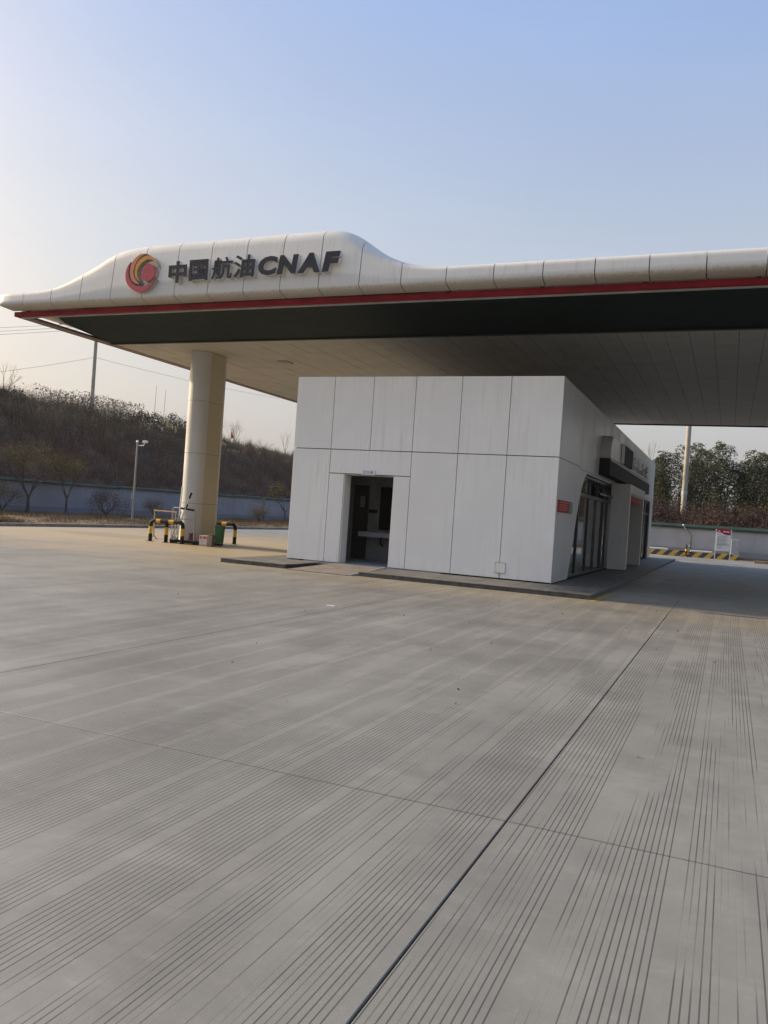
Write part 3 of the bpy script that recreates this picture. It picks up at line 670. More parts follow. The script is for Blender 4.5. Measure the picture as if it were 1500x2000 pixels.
# arched window: frames, panes, two vents pushed open
wx=X0-.16
def fr(y0,y1,z0,z1,par,x=wx,d=.08): b=B(); b.box(x,x+d,y0,y1,z0,z1,.006); return b.build('mullion','frame',par)
w1=B()
pts=[(y+.02,z) for y,z in arch]+[(23.5,3.03)]
w1.prism([(wx-.01,y,z) for y,z in pts]+[(wx-.01,y+.07,z-.05) for y,z in pts[::-1]],(.10,0,0)); w1=w1.build('arched_window','frame',sh)
fr(23.45,28.7,2.93,3.02,w1); 
for y in (23.0,24.72,26.2,27.66): fr(y-.05,y+.05,kz0,2.92 if y>23.2 else 2.75,w1)
fr(28.6,28.7,kz0,2.92,w1); fr(22.62,28.59,2.36,2.47,w1,wx+.012,.085); fr(21.5,28.59,kz0,kz0+.07,w1,wx+.012,.085)
for y0,y1 in ((21.45,22.95),(23.05,24.67),(24.77,26.15),(26.25,27.61),(27.71,28.6)):
    b=B(); z1=2.36
    if y1<23: b.prism([(wx+.03,21.55,kz0+.07),(wx+.03,22.95,kz0+.07),(wx+.03,22.95,2.36),(wx+.03,22.62,2.36),(wx+.03,22.15,1.52)],(.010,0,0))
    else: b.box(wx+.03,wx+.04,y0,y1,kz0+.07,z1)
    b.build('pane','glass',w1)
b=B(); b.box(wx+.03,wx+.04,27.71,28.6,2.47,2.93); b.build('pane','glass',w1)
b=B(); b.prism([(wx+.03,22.95,2.47),(wx+.03,24.67,2.47),(wx+.03,24.67,2.93),(wx+.03,23.4,2.93)],(.010,0,0)); b.build('pane','glass',w1)
for y0,y1 in ((24.77,26.15),(26.25,27.61)):
    b=B(); o=.30
    def P(y,z,k): f=(2.92-z)/.45; return (wx+.06+o*f+k,y,z+.03*f)
    for (a,c,d,e) in ((y0,y1,2.86,2.92),(y0,y1,2.47,2.53),(y0,y0+.05,2.53,2.86),(y1-.05,y1,2.53,2.86)):
        b.raw([P(a,d,0),P(c,d,0),P(c,e,0),P(a,e,0),P(a,d,.04),P(c,d,.04),P(c,e,.04),P(a,e,.04)],[(0,1,2,3),(4,5,6,7),(0,1,5,4),(1,2,6,5),(2,3,7,6),(3,0,4,7)])
    v=b.build('vent_sash','frame',w1)
w2=B(); w2.box(wx-.01,wx+.09,35.3,35.42,kz0,2.98); w2=w2.build('side_window','frame',sh)
for y in (37.4,39.5,41.6,43.5): fr(y-.06,y+.06,kz0,2.98,w2)
fr(35.43,43.4,2.9,2.98,w2,wx+.01); fr(35.43,43.4,2.3,2.4,w2,wx+.015,.083)
for y0,y1 in ((35.43,37.33),(37.47,39.43),(39.57,41.53),(41.67,43.43)):
    b=B(); b.box(wx+.03,wx+.04,y0,y1,kz0,2.3); b.build('pane','glass',w2)
    b=B(); b.box(wx+.03,wx+.04,y0,y1,2.4,2.9); b.build('pane','glass',w2)
# shop room behind the glass
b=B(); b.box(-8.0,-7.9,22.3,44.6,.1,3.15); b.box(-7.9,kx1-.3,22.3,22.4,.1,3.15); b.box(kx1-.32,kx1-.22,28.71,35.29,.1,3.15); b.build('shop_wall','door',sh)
b=B(); b.box(-7.89,kx1-.22,22.41,44.6,.02,.115); b.build('shop_floor','grey',sh)
# white entrance portal standing proud of the side wall
px0,px1=X0+.003,-3.19
po=B(); po.box(px0,px1,28.72,29.05,PH+.02,2.76,.006); po=po.build('entrance_portal','sooty_shade',sh)
b=B(); b.box(px0,px1-.02,33.55,33.9,PH+.02,2.76,.006); b.build('pier','sooty_shade',po)
b=B(); b.box(px0,px1,28.72,33.9,2.763,3.06,.006); b.build('header','sooty_shade',po)
b=B(); b.box(px0,px1-.03,29.051,33.549,2.70,2.758); b.build('soffit','trim',po)
fg=thing('paper_fringe','red paper pennants strung under the entrance portal header','bunting',(-3.3,31,2.65))
for i in range(14):
    y=29.2+i*.31; w=.13; zb=2.42+.06*(i%2)
    b=B(); b.prism([(-3.27,y-w,2.69),(-3.27,y+w,2.69),(-3.27,y+w*.9,zb+.08),(-3.27,y,zb),(-3.27,y-w*.9,zb+.08)],(.006,0,0)); b.build('pennant','cartonred',fg)
b=B(); b.tube([(-3.267,29.06,2.694),(-3.267,33.54,2.694)],.006,5); b.build('string','cartonred',fg)
# sign box on the side wall, with the dark band below it
sb=thing('side_sign_box','long rounded white sign box with raised letters on the shaded kiosk side','sign',(-3.6,32,4))
def rr(y0,y1,z0,z1,r,n=5):
    P=[]
    for cy_,cz_,a0 in ((y1-r,z1-r,0),(y0+r,z1-r,90)):
        for i in range(n+1): a=math.radians(a0+90*i/n); P.append((cy_+r*math.cos(a),cz_+r*math.sin(a)))
    return P+[(y0,z0),(y1,z0)]
b=B(); b.prism([(X0+.003,y,z) for y,z in rr(25.7,38.6,3.68,4.42,.55)],(.27,0,0)); b.build('box_side','grey',sb,30)
b=B(); b.prism([(X0+.274,y,z) for y,z in rr(25.85,38.5,3.70,4.38,.5)],(.03,0,0)); b.build('face','sooty_shade',sb)
b=B(); b.box(X0+.32,X0+.40,28.4,31.0,3.74,4.36,.01); pn=b.build('emblem_panel','black',sb)
b=B(); b.box(X0+.32,X0+.402,28.30,28.39,3.72,4.38); b.box(X0+.32,X0+.402,31.01,31.1,3.72,4.38); b.box(X0+.32,X0+.402,28.391,31.009,4.365,4.40); b.build('panel_rim','whitepaint',pn)
def sglyph(ch,y0,y1,z0,z1):
    f=glyph(ch,y0,y1,z0,z1,0,.07,.03,face='whitepaint',side='letterside',parent=None)
    for o in [f]+list(f.children):
        for v in o.data.vertices: x_,d_,z_=v.co; v.co=(X0+.305+.075-d_-sb.location.x,x_-sb.location.y,z_-sb.location.z)
    f.parent=sb
for i,ch in enumerate('中国航油'): sglyph(ch,31.7+i*1.6,32.9+i*1.6,3.80,4.26)
db=thing('side_dark_band','black box strip below the side sign box','sign',(-3.7,32,3.4))
b=B(); b.prism([(X0+.003,y,z) for y,z in ((25.6,3.16),(38.8,3.16),(38.8,3.66),(25.6,3.66))],(.33,0,0)); b.build('strip','black',db)
b=B(); b.box(X0+.335,X0+.35,25.6,38.8,3.60,3.655); b.build('strip_edge','trim',db)
nb=thing('wall_notice','red notice board with a green end strip on the kiosk side wall','notice board',(-3.8,20.4,2))
b=B(); b.box(X0+.002,X0+.02,19.5,20.98,1.83,2.13,.003); bd=b.build('red_board','signred',nb)
b=B(); b.box(X0+.002,X0+.022,20.99,21.40,1.83,2.13,.003); b.build('green_board','noticegreen',nb)
for i in range(4):
    b=B(); b.box(X0+.0205,X0+.0215,19.62,20.85-.2*(i%2),2.07-.06*i,2.085-.06*i); b.build('text_line','emsalmon',bd)

# ------------------------------------------------------------------ things round the column
hp=thing('hoop_barrier','black and yellow hoop barrier in front of the cleaning rack','barrier',(-17.73,22.72,0),'hoop barriers round the column')
def hoop(t):
    x0,x1,y=-18.40,-17.06,22.72; r=.066; zt=.72; k=.14
    def path(f):
        L1=zt-k; a=math.pi/2*k; L2=x1-x0-2*k; tot=2*L1+2*a+L2; d=f*tot
        if d<L1: return (x0,y,d)
        d-=L1
        if d<a: q_=d/k; return (x0+k-k*math.cos(q_),y,zt-k+k*math.sin(q_))
        d-=a
        if d<L2: return (x0+k+d,y,zt)
        d-=L2
        if d<a: q_=d/k; return (x1-k+k*math.sin(q_),y,zt-k+k*math.cos(q_))
        d-=a; return (x1,y,zt-k-d)
    N=60; b=B(); b.tube([path(i/N) for i in range(N+1)],r,12); b.build('hoop_tube','black',t,50)
    L1=zt-k; a=math.pi/2*k; L2=x1-x0-2*k; tot=2*L1+2*a+L2
    def bandp(p0,p1):
        b=B(); b.tube([p0,p1],r+.003,12); b.build('yellow_band','yellow',t,50)
    bandp((x0,y,.27),(x0,y,.52)); bandp((x1,y,.27),(x1,y,.52))
    bandp((-18.16,y,zt),(-17.98,y,zt)); bandp((-17.63,y,zt),(-17.42,y,zt))
    b=B(); b.tube([(-17.73,y,0),(-17.73,y,zt-.04)],r,12); b.build('middle_post','black',t,50); bandp((-17.73,y,.27),(-17.73,y,.52))
    for x in (x0,-17.73,x1):
        b=B(); b.box(x-.10,x+.10,y-.10,y+.10,0,.012); b.build('foot_plate','black',t)
hoop(hp)
copy_thing(hp,(-17.30,25.25,0),'black and yellow hoop barrier behind the column beside the green bin')
# steel cleaning rack
rk=thing('cleaning_rack','steel tube rack for mops leaning by the column','rack',(-17.2,23.0,0))
def tb(par,name,mat,pts,r,n=6): b=B(); b.tube(pts,r,n); return b.build(name,mat,par,60)
y0,y1=22.90,23.10
tb(rk,'rack_frame','chrome',[(-17.66,y0,.04),(-17.66,y0,1.18),(-17.62,y0,1.22),(-17.3,y0,1.215)],.022)
tb(rk,'rack_frame','chrome',[(-16.72,y0,.04),(-16.70,y0,1.12),(-16.74,y0,1.17),(-17.1,y0,1.19)],.022)
tb(rk,'rack_rail','black',[(-17.32,y0,1.21),(-16.76,y0,1.17)],.036)
tb(rk,'rack_rail','chrome',[(-17.64,y0,.86),(-16.7,y0,.84)],.015)
tb(rk,'rack_rail','chrome',[(-17.25,y0,.10),(-17.25,y0,1.0)],.012)
for i in range(4): tb(rk,'wire','chrome',[(-17.60+.07*i,y0,.1),(-17.60+.07*i,y0,.5)],.006,5)
b=B(); b.box(-17.68,-16.60,22.84,23.13,.03,.12,.01); b.build('tray','black',rk)
for x in (-17.6,-16.68):
    b=B(); b.box(x-.03,x+.03,22.8,23.14,0,.03); b.build('foot','black',rk)
def stick(name,label,p0,p1,r,mat,grip=None):
    t=thing(name,label,'mop',p0); tb(t,'handle',mat,[p0,p1],r)
    d=(Vector(p1)-Vector(p0)); 
    if grip: tb(t,'grip','black',[Vector(p0)+d*.88,Vector(p0)+d*1.0],r*2)
    b=B(); n=Vector(p0)
    b.lathe(n.x,n.y,[(.018,n.z+.12),(.03,n.z+.09),(.05,n.z+.02),(.045,n.z)],9); b.build('mop_head','grey',t,50)
    return t
stick('mop','upright mop with a long pale handle left of the column',(-17.50,23.02,.12),(-17.44,23.05,1.95),.022,'whitepaint')
stick('mop','mop with a black grip slanting across the front of the column',(-17.55,22.87,.12),(-16.97,22.96,1.76),.017,'grey',True)
stick('squeegee','thick pale pole slanting to the left of the column',(-17.60,22.83,.12),(-17.28,22.86,1.10),.024,'grey')
stick('brush','short handled brush with black grip leaning on the rack rail',(-17.44,22.80,.12),(-17.03,22.85,1.36),.017,'grey',True)
mp=thing('rag','dark red rag hung at the foot of the column behind the rack','rag',(-16.98,23.12,.1))
b=B(); P=[]
for i in range(7):
    for j in range(4): P.append((-17.12+.045*i,23.155+.012*math.sin(i*1.7+j),.125+.085*j-(.02*math.sin(i) if j==3 else 0)))
b.raw(P,[(i*4+j,(i+1)*4+j,(i+1)*4+j+1,i*4+j+1) for i in range(6) for j in range(3)]); b.build('cloth',plain('maroon_cloth',(.12,.045,.045),.9),mp,True)
# trestle frame, box, board, bin
tr=thing('trestle_frame','thin grey frame stand with splayed feet behind the left hoop','stand',(-19.0,23.9,0))
tb(tr,'leg','pole',[(-19.2,23.9,.10),(-19.24,23.9,1.03)],.025); tb(tr,'leg','pole',[(-18.3,23.9,.10),(-18.30,23.9,1.02)],.02)
tb(tr,'top_bar','wood',[(-19.26,23.9,1.045),(-18.25,23.9,1.035)],.028)
for x in (-19.2,-18.3):
    for dy in (-.2,.2): tb(tr,'foot','pole',[(x,23.9,.14),(x-.03,23.9+dy,.012)],.018)
bx=thing('carton','white carton with red print at the foot of the column','box',(-16.12,22.75,0))
b=B(); b.box(-16.27,-15.96,22.6,22.9,0,.36,.008); b.build('body','carton',bx)
for x0,x1,z0,z1 in ((-16.25,-16.18,.24,.33),(-16.12,-15.98,.26,.33),(-16.26,-15.97,.03,.05)):
    b=B(); b.box(x0,x1,22.594,22.599,z0,z1); b.build('print','cartonred',bx)
b=B(); b.box(-16.25,-16.23,22.6,22.95,.1,.2) ; b=None
bo=thing('brown_carton','plain brown carton between the white carton and the green bin','box',(-16.17,23.08,0))
b=B(); b.box(-16.28,-16.06,22.95,23.2,0,.37,.008); b.build('body','brown',bo); b=B(); b.box(-16.29,-16.05,22.94,23.21,.371,.385); b.build('flap','brown',bo)
bn=thing('wheelie_bin','green wheeled bin right of the column','bin',(-16.18,23.62,0))
bx0,bx1,by0,by1=-16.30,-16.06,23.50,23.74
b=B(); b.raw([(bx0+.02,by0+.03,.09),(bx1-.02,by0+.03,.09),(bx1-.02,by1,.09),(bx0+.02,by1,.09),(bx0,by0,.66),(bx1,by0,.66),(bx1,by1+.02,.66),(bx0,by1+.02,.66)],[(0,3,2,1),(0,1,5,4),(1,2,6,5),(2,3,7,6),(3,0,4,7),(4,5,6,7)]); b.build('bin_body','greenbin',bn)
b=B(); b.box(bx0-.015,bx1+.015,by0-.02,by1+.03,.662,.70,.012); b.build('lid','greenbin',bn)
for x in (bx0+.04,bx1-.04):
    for y in (by0+.06,by1-.05): b=B(); b.tube([(x-.018,y,.045),(x+.018,y,.045)],.045,10); b.build('wheel','black',bn)
# camera pole on the verge
cp=thing('camera_pole','slim pale pole with a small camera arm on the dry verge','camera pole',(-29.98,35.43,.1))
tb(cp,'pole','pole',[(-29.98,35.43,.02),(-29.98,35.43,2.3),(-29.98,35.43,4.45)],[.060,.052,.042],10); 
tb(cp,'cap','whitepaint',[(-29.98,35.43,4.45),(-29.98,35.43,4.55)],[.075,.04],8)
tb(cp,'arm','whitepaint',[(-29.98,35.43,4.27),(-29.66,35.55,4.27),(-29.60,35.57,4.42)],.03)
b=B(); b.box(-29.72,-29.40,35.5,35.62,4.42,4.55,.02); b.build('camera','whitepaint',cp); b=B(); b.box(-30.05,-29.91,35.30,35.35,1.35,1.62); b.build('junction_box','grey',cp)

# ------------------------------------------------------------------ rear yard, right
sgn=thing('warning_board','white board on two legs with red header and small print by the rear wall','sign board',(-.3,54.6,0))
def leanx(z): return 0
for x in (-.76,.10):
    b=B(); b.box(x-.03,x+.03,54.56,54.62,0,1.9); b.build('leg','whitepaint',sgn)
b=B(); b.box(-.73,.07,54.55,54.59,.55,1.54,.004); pn=b.build('text_panel','whitepaint',sgn)
b=B(); b.box(-.73,.07,54.545,54.585,1.55,1.88,.004); hd=b.build('header','signred',sgn)
b=B(); b.prism([(-.72,54.542,1.56),(-.15,54.542,1.56),(-.35,54.542,1.61),(-.45,54.542,1.67),(-.72,54.542,1.70)],(0,.003,0)); b.build('white_swoosh','whitepaint',hd)
b=B(); b.prism([(-.66,54.542,1.72),(-.62,54.542,1.72),(-.585,54.542,1.79),(-.55,54.542,1.72),(-.51,54.542,1.72),(-.585,54.542,1.84)],(0,.003,0)); b.build('triangle','whitepaint',hd)
for i in range(6):
    b=B(); b.box(-.36+.06*i,-.315+.06*i,54.542,54.5445,1.71,1.79); b.build('character_block','whitepaint',hd)
zz=1.46
for i,(w,h) in enumerate(((.60,.02),(.55,.018),(.62,.018),(.50,.03),(.60,.018),(.42,.018),(.58,.022),(.70,.03),(.40,.014),(.30,.014),(.35,.014),(.25,.014))):
    b=B(); b.box(-.69,-.69+w,54.546,54.549,zz-h,zz); b.build('text_line','signtext',pn); zz-=.072 if i<7 else .068
hk=thing('striped_kerb','low black and yellow striped concrete barrier along the rear yard','barrier',(-4,55.7,0))
for i,x in enumerate(np.arange(-12.5,1.0,2.6)):
    x1=min(x+2.585,.66); b=B(); b.prism([(x,55.6,0),(x,55.68,.33),(x,56.0,.33),(x,56.06,0)],(x1-x,0,0)); b.build('barrier_block','hazard',hk)
hk2=thing('striped_kerb','second striped concrete barrier close behind the front one','barrier',(-4,56.9,0))
for i,x in enumerate(np.arange(-12.2,.3,2.6)):
    x1=min(x+2.585,.2); b=B(); b.prism([(x,56.7,0),(x,56.78,.33),(x,57.1,.33),(x,57.16,0)],(x1-x,0,0)); b.build('barrier_block','hazard',hk2)
for x0,x1,l in ((-4.95,-3.62,'long white foam block lying on the striped barrier next to the kiosk'),(-2.25,-.92,'long white foam block lying on the striped barrier beside the warning board')):
    b=B(); b.box(x0,x1,55.70,55.98,.332,.45,.02); tag(b.build('foam_block','whitepaint'),l,'foam block')
ps=thing('hydrant_post','short black and yellow post on a splayed foot before the striped barrier','post',(-2.43,54.6,0))
tb(ps,'stem','black',[(-2.43,54.6,.1),(-2.43,54.6,.78)],[.05,.04],8); tb(ps,'collar','yellow',[(-2.43,54.6,.36),(-2.43,54.6,.52)],.075,10)
for a in (0,72,144,216,288): a=math.radians(a); tb(ps,'foot','black',[(-2.43,54.6,.14),(-2.43+.3*math.cos(a),54.6+.3*math.sin(a),.02)],.022)
tb(ps,'cross_bar','black',[(-2.85,54.6,.34),(-2.1,54.6,.32)],.035)
ho=thing('wall_pipe','dark bent pipe dropping from the coping of the rear wall','pipe',(-2.4,57.75,1))
tb(ho,'pipe','wire',[(-2.86,57.82,1.99),(-2.75,57.75,1.86),(-2.57,57.72,1.66),(-2.38,57.72,1.5),(-2.31,57.75,1.35),(-2.31,57.75,.9),(-2.31,57.75,.02)],.045); tb(ho,'bracket','whitepaint',[(-2.92,57.78,2.0),(-2.82,57.78,2.02)],.07)
tb(ho,'support','pole',[(-2.40,57.74,.02),(-2.40,57.74,1.45)],.03); b=B(); b.box(-2.46,-2.34,57.66,57.72,.62,.74); b.build('valve_box','whitepaint',ho)
cb=thing('grey_cabinet','pale grey cabinet behind the warning board','cabinet',(.4,57.3,0))
b=B(); b.box(.14,.62,57.0,57.5,.02,1.30,.015); b.build('body','grey',cb); b=B(); b.box(.17,.59,56.985,56.998,.1,1.24,.004); dd=b.build('door','grey',cb); b=B(); b.box(.54,.56,56.965,56.984,.6,.75); b.build('handle','black',dd)
cr=thing('timber_pallet','stack of pale timber boards on the concrete by the right frame edge','boards',(2.1,53.2,0))
for i in range(3):
    for j in range(2):
        b=B(); b.box(1.44+.03*i*j,3.6,52.9+.24*j,53.12+.24*j,.045*i+.002+(.012 if i else 0),.045*(i+1)+.01,.004); b.build('board','wood',cr)
b=B(); b.box(.75,3.4,57.0,57.5,0,.16,.01); tag(b.build('concrete_ledge','brown'),'low brown ledge against the rear wall right of the cabinet','ledge')

# ------------------------------------------------------------------ poles and cables
up=thing('utility_pole','tall grey utility pole on the left hillside','utility pole',(-57,60.5,8))
tb(up,'shaft','concpole',[(-57,60.5,7.6),(-57,60.5,18.3)],[.20,.15],10)
b=B(); b.box(-57.08,-56.92,59.5,61.5,17.6,17.75); b.build('cross_arm','pole',up)
up2=thing('utility_pole','cream concrete pole standing among the bamboo behind the rear wall','utility pole',(-3.3,66,3.2))
tb(up2,'shaft','concpole',[(-3.36,66,2.6),(-3.30,66,15)],[.21,.15],10); tb(up2,'collar','grey',[(-3.355,66,4.4),(-3.353,66,4.7)],.225,10)
b=B(); b.box(-4.2,-2.4,65.92,66.08,14.2,14.35); b.build('cross_arm','pole',up2)
def cable(label,p0,p1,sag,r=.014):
    P=[]; 
    for i in range(15): t=i/14; q_=Vector(p0).lerp(Vector(p1),t); q_.z-=sag*4*t*(1-t); P.append(q_)
    o=B(); o.tube(P,r,5); tag(o.build('cable','wire'),label,'cable','cables over the left hillside')
for k,(p0,zb) in enumerate((((-57,44,13.3),17.9),((-57,44,13.0),17.6),((-57,44,12.75),17.3))):
    cable(('top thin cable','middle thin cable','lowest thin cable')[k]+' of three leaving the left frame edge under the canopy corner',p0,(-57,60.5,zb),.08)
cable('thin cable running from the utility pole down to the left','' or (-57,44,9.5),(-57,60.5,14.5),.15); cable('thin cable running from the utility pole behind the column',(-57,60.5,14.5),(-57,95,15.9),.25)

# ------------------------------------------------------------------ plants
def branches(b,p,d,L,r,depth,spread,nseg=3,tips=None,up=.15,nb=(2,3),shrink=.68):
    pts=[Vector(p)]; dd=Vector(d).normalized()
    for i in range(nseg):
        dd=(dd+Vector((random.gauss(0,.10),random.gauss(0,.10),random.gauss(up*.5,.05)))).normalized(); pts.append(pts[-1]+dd*L/nseg)
    r1=r*.62; b.tube(pts,[r+(r1-r)*i/nseg for i in range(nseg+1)],6 if depth>2 else (4 if depth>0 else 3),False)
    if depth==0:
        if tips is not None: tips.append(pts[-1]); tips.append(pts[-2])
        return
    for k in range(random.randint(*nb)):
        ax=dd.orthogonal().normalized(); ax.rotate(Matrix.Rotation(random.uniform(0,6.283),3,dd)); nd=dd.copy(); nd.rotate(Matrix.Rotation(random.uniform(.35,1)*spread,3,ax))
        st=pts[-1] if k<2 else pts[-2]
        branches(b,st,nd,L*random.uniform(shrink-.1,shrink+.12),r1*random.uniform(.75,1),depth-1,spread,nseg,tips,up,nb,shrink)
def small_tree(name,label,cat,x,y,h,trunk,tr,depth,spread,mat,nleaf,lsize,bl=1.0,group=None,nb=(2,3),leafspread=.22,z0=None,nfork=5):
    z=vz(x,y)-.02 if z0 is None else z0
    t=thing(name,label,cat,(x,y,z),group); b=B(); tips=[]
    b.tube([(x,y,z),(x+.02,y,z+trunk*.5),(x,y+.01,z+trunk)],[tr*1.25,tr,tr*.9],8,False)
    for k in range(nfork):
        a=6.283*k/nfork+random.uniform(-.4,.4); branches(b,(x,y,z+trunk*random.uniform(.9,1)),(math.cos(a)*spread,math.sin(a)*spread,1),(h-trunk)*.36*bl,tr*.55,depth,spread,3,tips,.12,nb)
    b.build('trunk','bark',t,False,False)
    if nleaf:
        C=np.array([tuple(q_) for q_ in tips]); idx=rng.integers(0,len(C),nleaf); C=C[idx]+rng.normal(size=(nleaf,3))*leafspread
        quads('crown',leaf_faces(C,lsize,.5,.4),mat,t)
    return t
small_tree('verge_tree','larger vase shaped tree with olive brown leaves before the blue grey wall','tree',-36.05,33.9,4.0,.95,.085,4,.62,'olive',4200,.085,nfork=6)
small_tree('verge_tree','smaller vase shaped tree right of the larger verge tree','tree',-36.6,37.3,3.4,1.0,.06,4,.5,'olive',2200,.085)
small_tree('verge_bush','round dark purple brown bush between the small tree and the camera pole','bush',-33.6,37.4,1.75,.15,.05,4,.95,'bush',3800,.05,nfork=9)
small_tree('verge_bush','low dry bush right of the camera pole','bush',-35.5,44.0,1.25,.15,.045,4,.9,'yellowbush',2600,.05,nfork=6)
small_tree('verge_bush','yellow green bush at the left frame edge','bush',-36.2,32.3,1.6,.1,.05,4,.8,'yellowbush',2200,.06,nfork=7)
small_tree('verge_bush','rounded yellow bush right of the column','bush',-31.4,50.7,1.05,.12,.04,4,.95,'yellowbush',2600,.05,nfork=7)
small_tree('verge_tree','small olive tree against the kiosk left edge','tree',-32.6,56.4,3.0,.8,.06,4,.7,'olive',1500,.12)
small_tree('verge_tree','thin bare young tree between the yellow bush and kiosk edge','tree',-33.2,54.2,2.0,.5,.03,3,.6,'olive',30,.08)
# grass on the verge
n=52000; gx_=rng.uniform(-37.9,-26.35,n); gy_=18+rng.random(n)**.85*50; base=np.stack([gx_,gy_,np.array([vz(a,c) for a,c in zip(gx_,gy_)])-.01],1)
clump=np.sin(gx_*1.9+np.sin(gy_*.7)*2)*np.sin(gy_*1.3)+.3; hh=(.05+.13*rng.random(n))*np.clip(.55+clump*.6,.25,1.6)
tipp=base+np.stack([rng.normal(size=n)*.06,rng.normal(size=n)*.06,hh],1)
tag(quads('dry_grass',blades(base,tipp,.012),'straw',None,3),'short dry straw coloured grass on the verge','grass',kind='stuff')
for i,(x,y,s) in enumerate(((-27.3,24.2,1.0),(-27.1,35.6,.8),(-27.4,37.2,.6))):
    n=900; a=rng.uniform(0,6.283,n); r=np.sqrt(rng.random(n))*.8*s; bs=np.stack([x+r*np.cos(a)*.7,y+r*np.sin(a)*1.3,np.full(n,vz(x,y)-.02)],1)
    tp=bs+np.stack([np.cos(a)*.12+rng.normal(size=n)*.07,np.sin(a)*.2,(.34*s*(1-r/(1.0*s))+.05)*rng.uniform(.6,1.1,n)],1)
    tag(quads('grass_tussock',blades(bs,tp,.015),'straw',None,3),('large dry tussock on the kerb at the left frame edge','dry tussock on the kerb left of the camera pole','small dry tussock on the kerb beside the camera pole')[i],'tussock')
def scatter(n,fx,fy,keep=None):
    x=fx(n); y=fy(n); return x,y
def shrubmass(name,label,x,y,h,r,per,lsz,mat,stems=14,flat=1.):
    """joined mass of dry shrubs: each a fan of twigs with small leaves at their ends"""
    n=len(x); z=hz(x,y)-.1
    # twigs
    k=stems; a=rng.uniform(0,6.283,(n,k)); el=rng.uniform(.0,1,(n,k)); base=np.stack([x,y,z],1)[:,None,:]+rng.normal(size=(n,k,3))*np.array([.18,.18,0])
    out=np.stack([np.cos(a)*el*r[:,None],np.sin(a)*el*r[:,None],h[:,None]*(1-.45*el*el)*rng.uniform(.55,1.12,(n,k))],2); tip=base+out
    tw=blades(base.reshape(-1,3),tip.reshape(-1,3),.016)
    # leaves along the outer two thirds of the twigs
    m=per; i=rng.integers(0,n,m*n//1); j=rng.integers(0,k,m*n//1); t=np.sqrt(rng.uniform(.12,1.08,m*n))
    C=base[i,j]+out[i,j]*t[:,None]+rng.normal(size=(m*n,3))*.11*np.array([1,1,.8])
    lf=leaf_faces(C,lsz,.5,.2)
    tw4=np.concatenate([tw.reshape(-1,3,3),tw.reshape(-1,3,3)[:,2:3]],1).reshape(-1,3)
    return tag(quads(name,np.concatenate([lf,tw4]),mat),label,'shrubs',kind='stuff')
def u(a,c): return lambda n: rng.uniform(a,c,n)
# lower slope: russet scrub
n=1500; x=rng.uniform(-48,-38.9,n); y=24+rng.random(n)*70
shrubmass('russet_scrub','russet and brown dry scrub on the lower hillside behind the left wall',x,y,rng.uniform(.8,1.6,n),rng.uniform(.5,1,n),95,.075,'scrubred',26)
n=1500; x=rng.uniform(-58,-46,n); y=28+rng.random(n)*85
keep=~((x>-54.5)&(x<-50)&(y>62)); x,y=x[keep],y[keep]; n=len(x)
shrubmass('dark_shrubs','dark brown leafless shrubs covering the upper hillside',x,y,rng.uniform(1.1,2.1,n)*np.where((x<-50)&(y>56),.6,1),rng.uniform(.6,1.2,n),110,.085,'shrub',30)
n=260; x=rng.uniform(-60,-54.5,n); y=46+rng.random(n)*14
shrubmass('dark_shrubs','taller dark shrubs on the hill crest at the far left',x,y,rng.uniform(1.5,2.6,n),rng.uniform(.7,1.2,n),90,.06,'shrub',60)
n=330; x=rng.uniform(-63,-55.5,n); y=62+rng.random(n)*55
shrubmass('crest_shrubs','brown shrubs along the hill crest',x,y,rng.uniform(.7,1.5,n)*np.where(y<74,.5,1.1),rng.uniform(.6,1.1,n),80,.06,'shrub',55)
# reeds along the crest
n=2600; x=rng.uniform(-58.5,-55,n); y=54+rng.random(n)**1.1*12; z=hz(x,y); h=rng.uniform(1.3,2.7,n)*(1-.35*np.clip((y-66)/10,0,1))
bs=np.stack([x,y,z],1); tp=bs+np.stack([rng.normal(size=n)*.25+.15,rng.normal(size=n)*.25,h],1)
dr=np.stack([rng.normal(size=n)*.12+.06,rng.normal(size=n)*.12,rng.uniform(-.05,.26,n)],1); sd=np.cross(dr,rng.normal(size=(n,3))); sd/=np.linalg.norm(sd,axis=1)[:,None]; sd*=rng.uniform(.02,.045,n)[:,None]
pl=np.stack([tp-dr*.2,tp+dr*.5+sd,tp+dr*1.1,tp+dr*.5-sd],1).reshape(-1,3); bt=blades(bs,tp,.022).reshape(-1,3,3); bt=np.concatenate([bt,bt[:,2:3]],1).reshape(-1,3)
tag(quads('reeds',np.concatenate([pl,bt]),'reed'),'pale dry plumed reeds on the hill crest right of the utility pole','reeds',kind='stuff')
def dome(name,label,x,y,rx,h,mat,nl=3800,lsz=.16):
    z=float(hz(x,y))-.2; t=thing(name,label,'bush',(x,y,z)); b=B(); tips=[]
    for k in range(7): a=6.283*k/7; branches(b,(x+.1*math.cos(a),y+.1*math.sin(a),z),(math.cos(a)*.7,math.sin(a)*.7,1),h*.42,.05,3,.6,2,tips)
    b.build('stems','bark',t,False,False)
    d=rng.normal(size=(nl,3)); d/=np.linalg.norm(d,axis=1)[:,None]; d[:,2]=np.abs(d[:,2]); rad=rng.uniform(.45,1.04,nl)**.6
    lump=1+.16*np.sin(d[:,0]*6+x)*np.sin(d[:,1]*5+y)+.10*np.sin(d[:,2]*9+x)
    C=np.array([x,y,z])+d*np.array([rx,rx,h])*(rad*lump)[:,None]; quads('crown',leaf_faces(C,lsz,.5,.1),mat,t)
dome('hill_bush','dense rounded bush on the hill crest left of the two thin poles',-54.5,65.2,1.9,2.8,'scrubgreen')
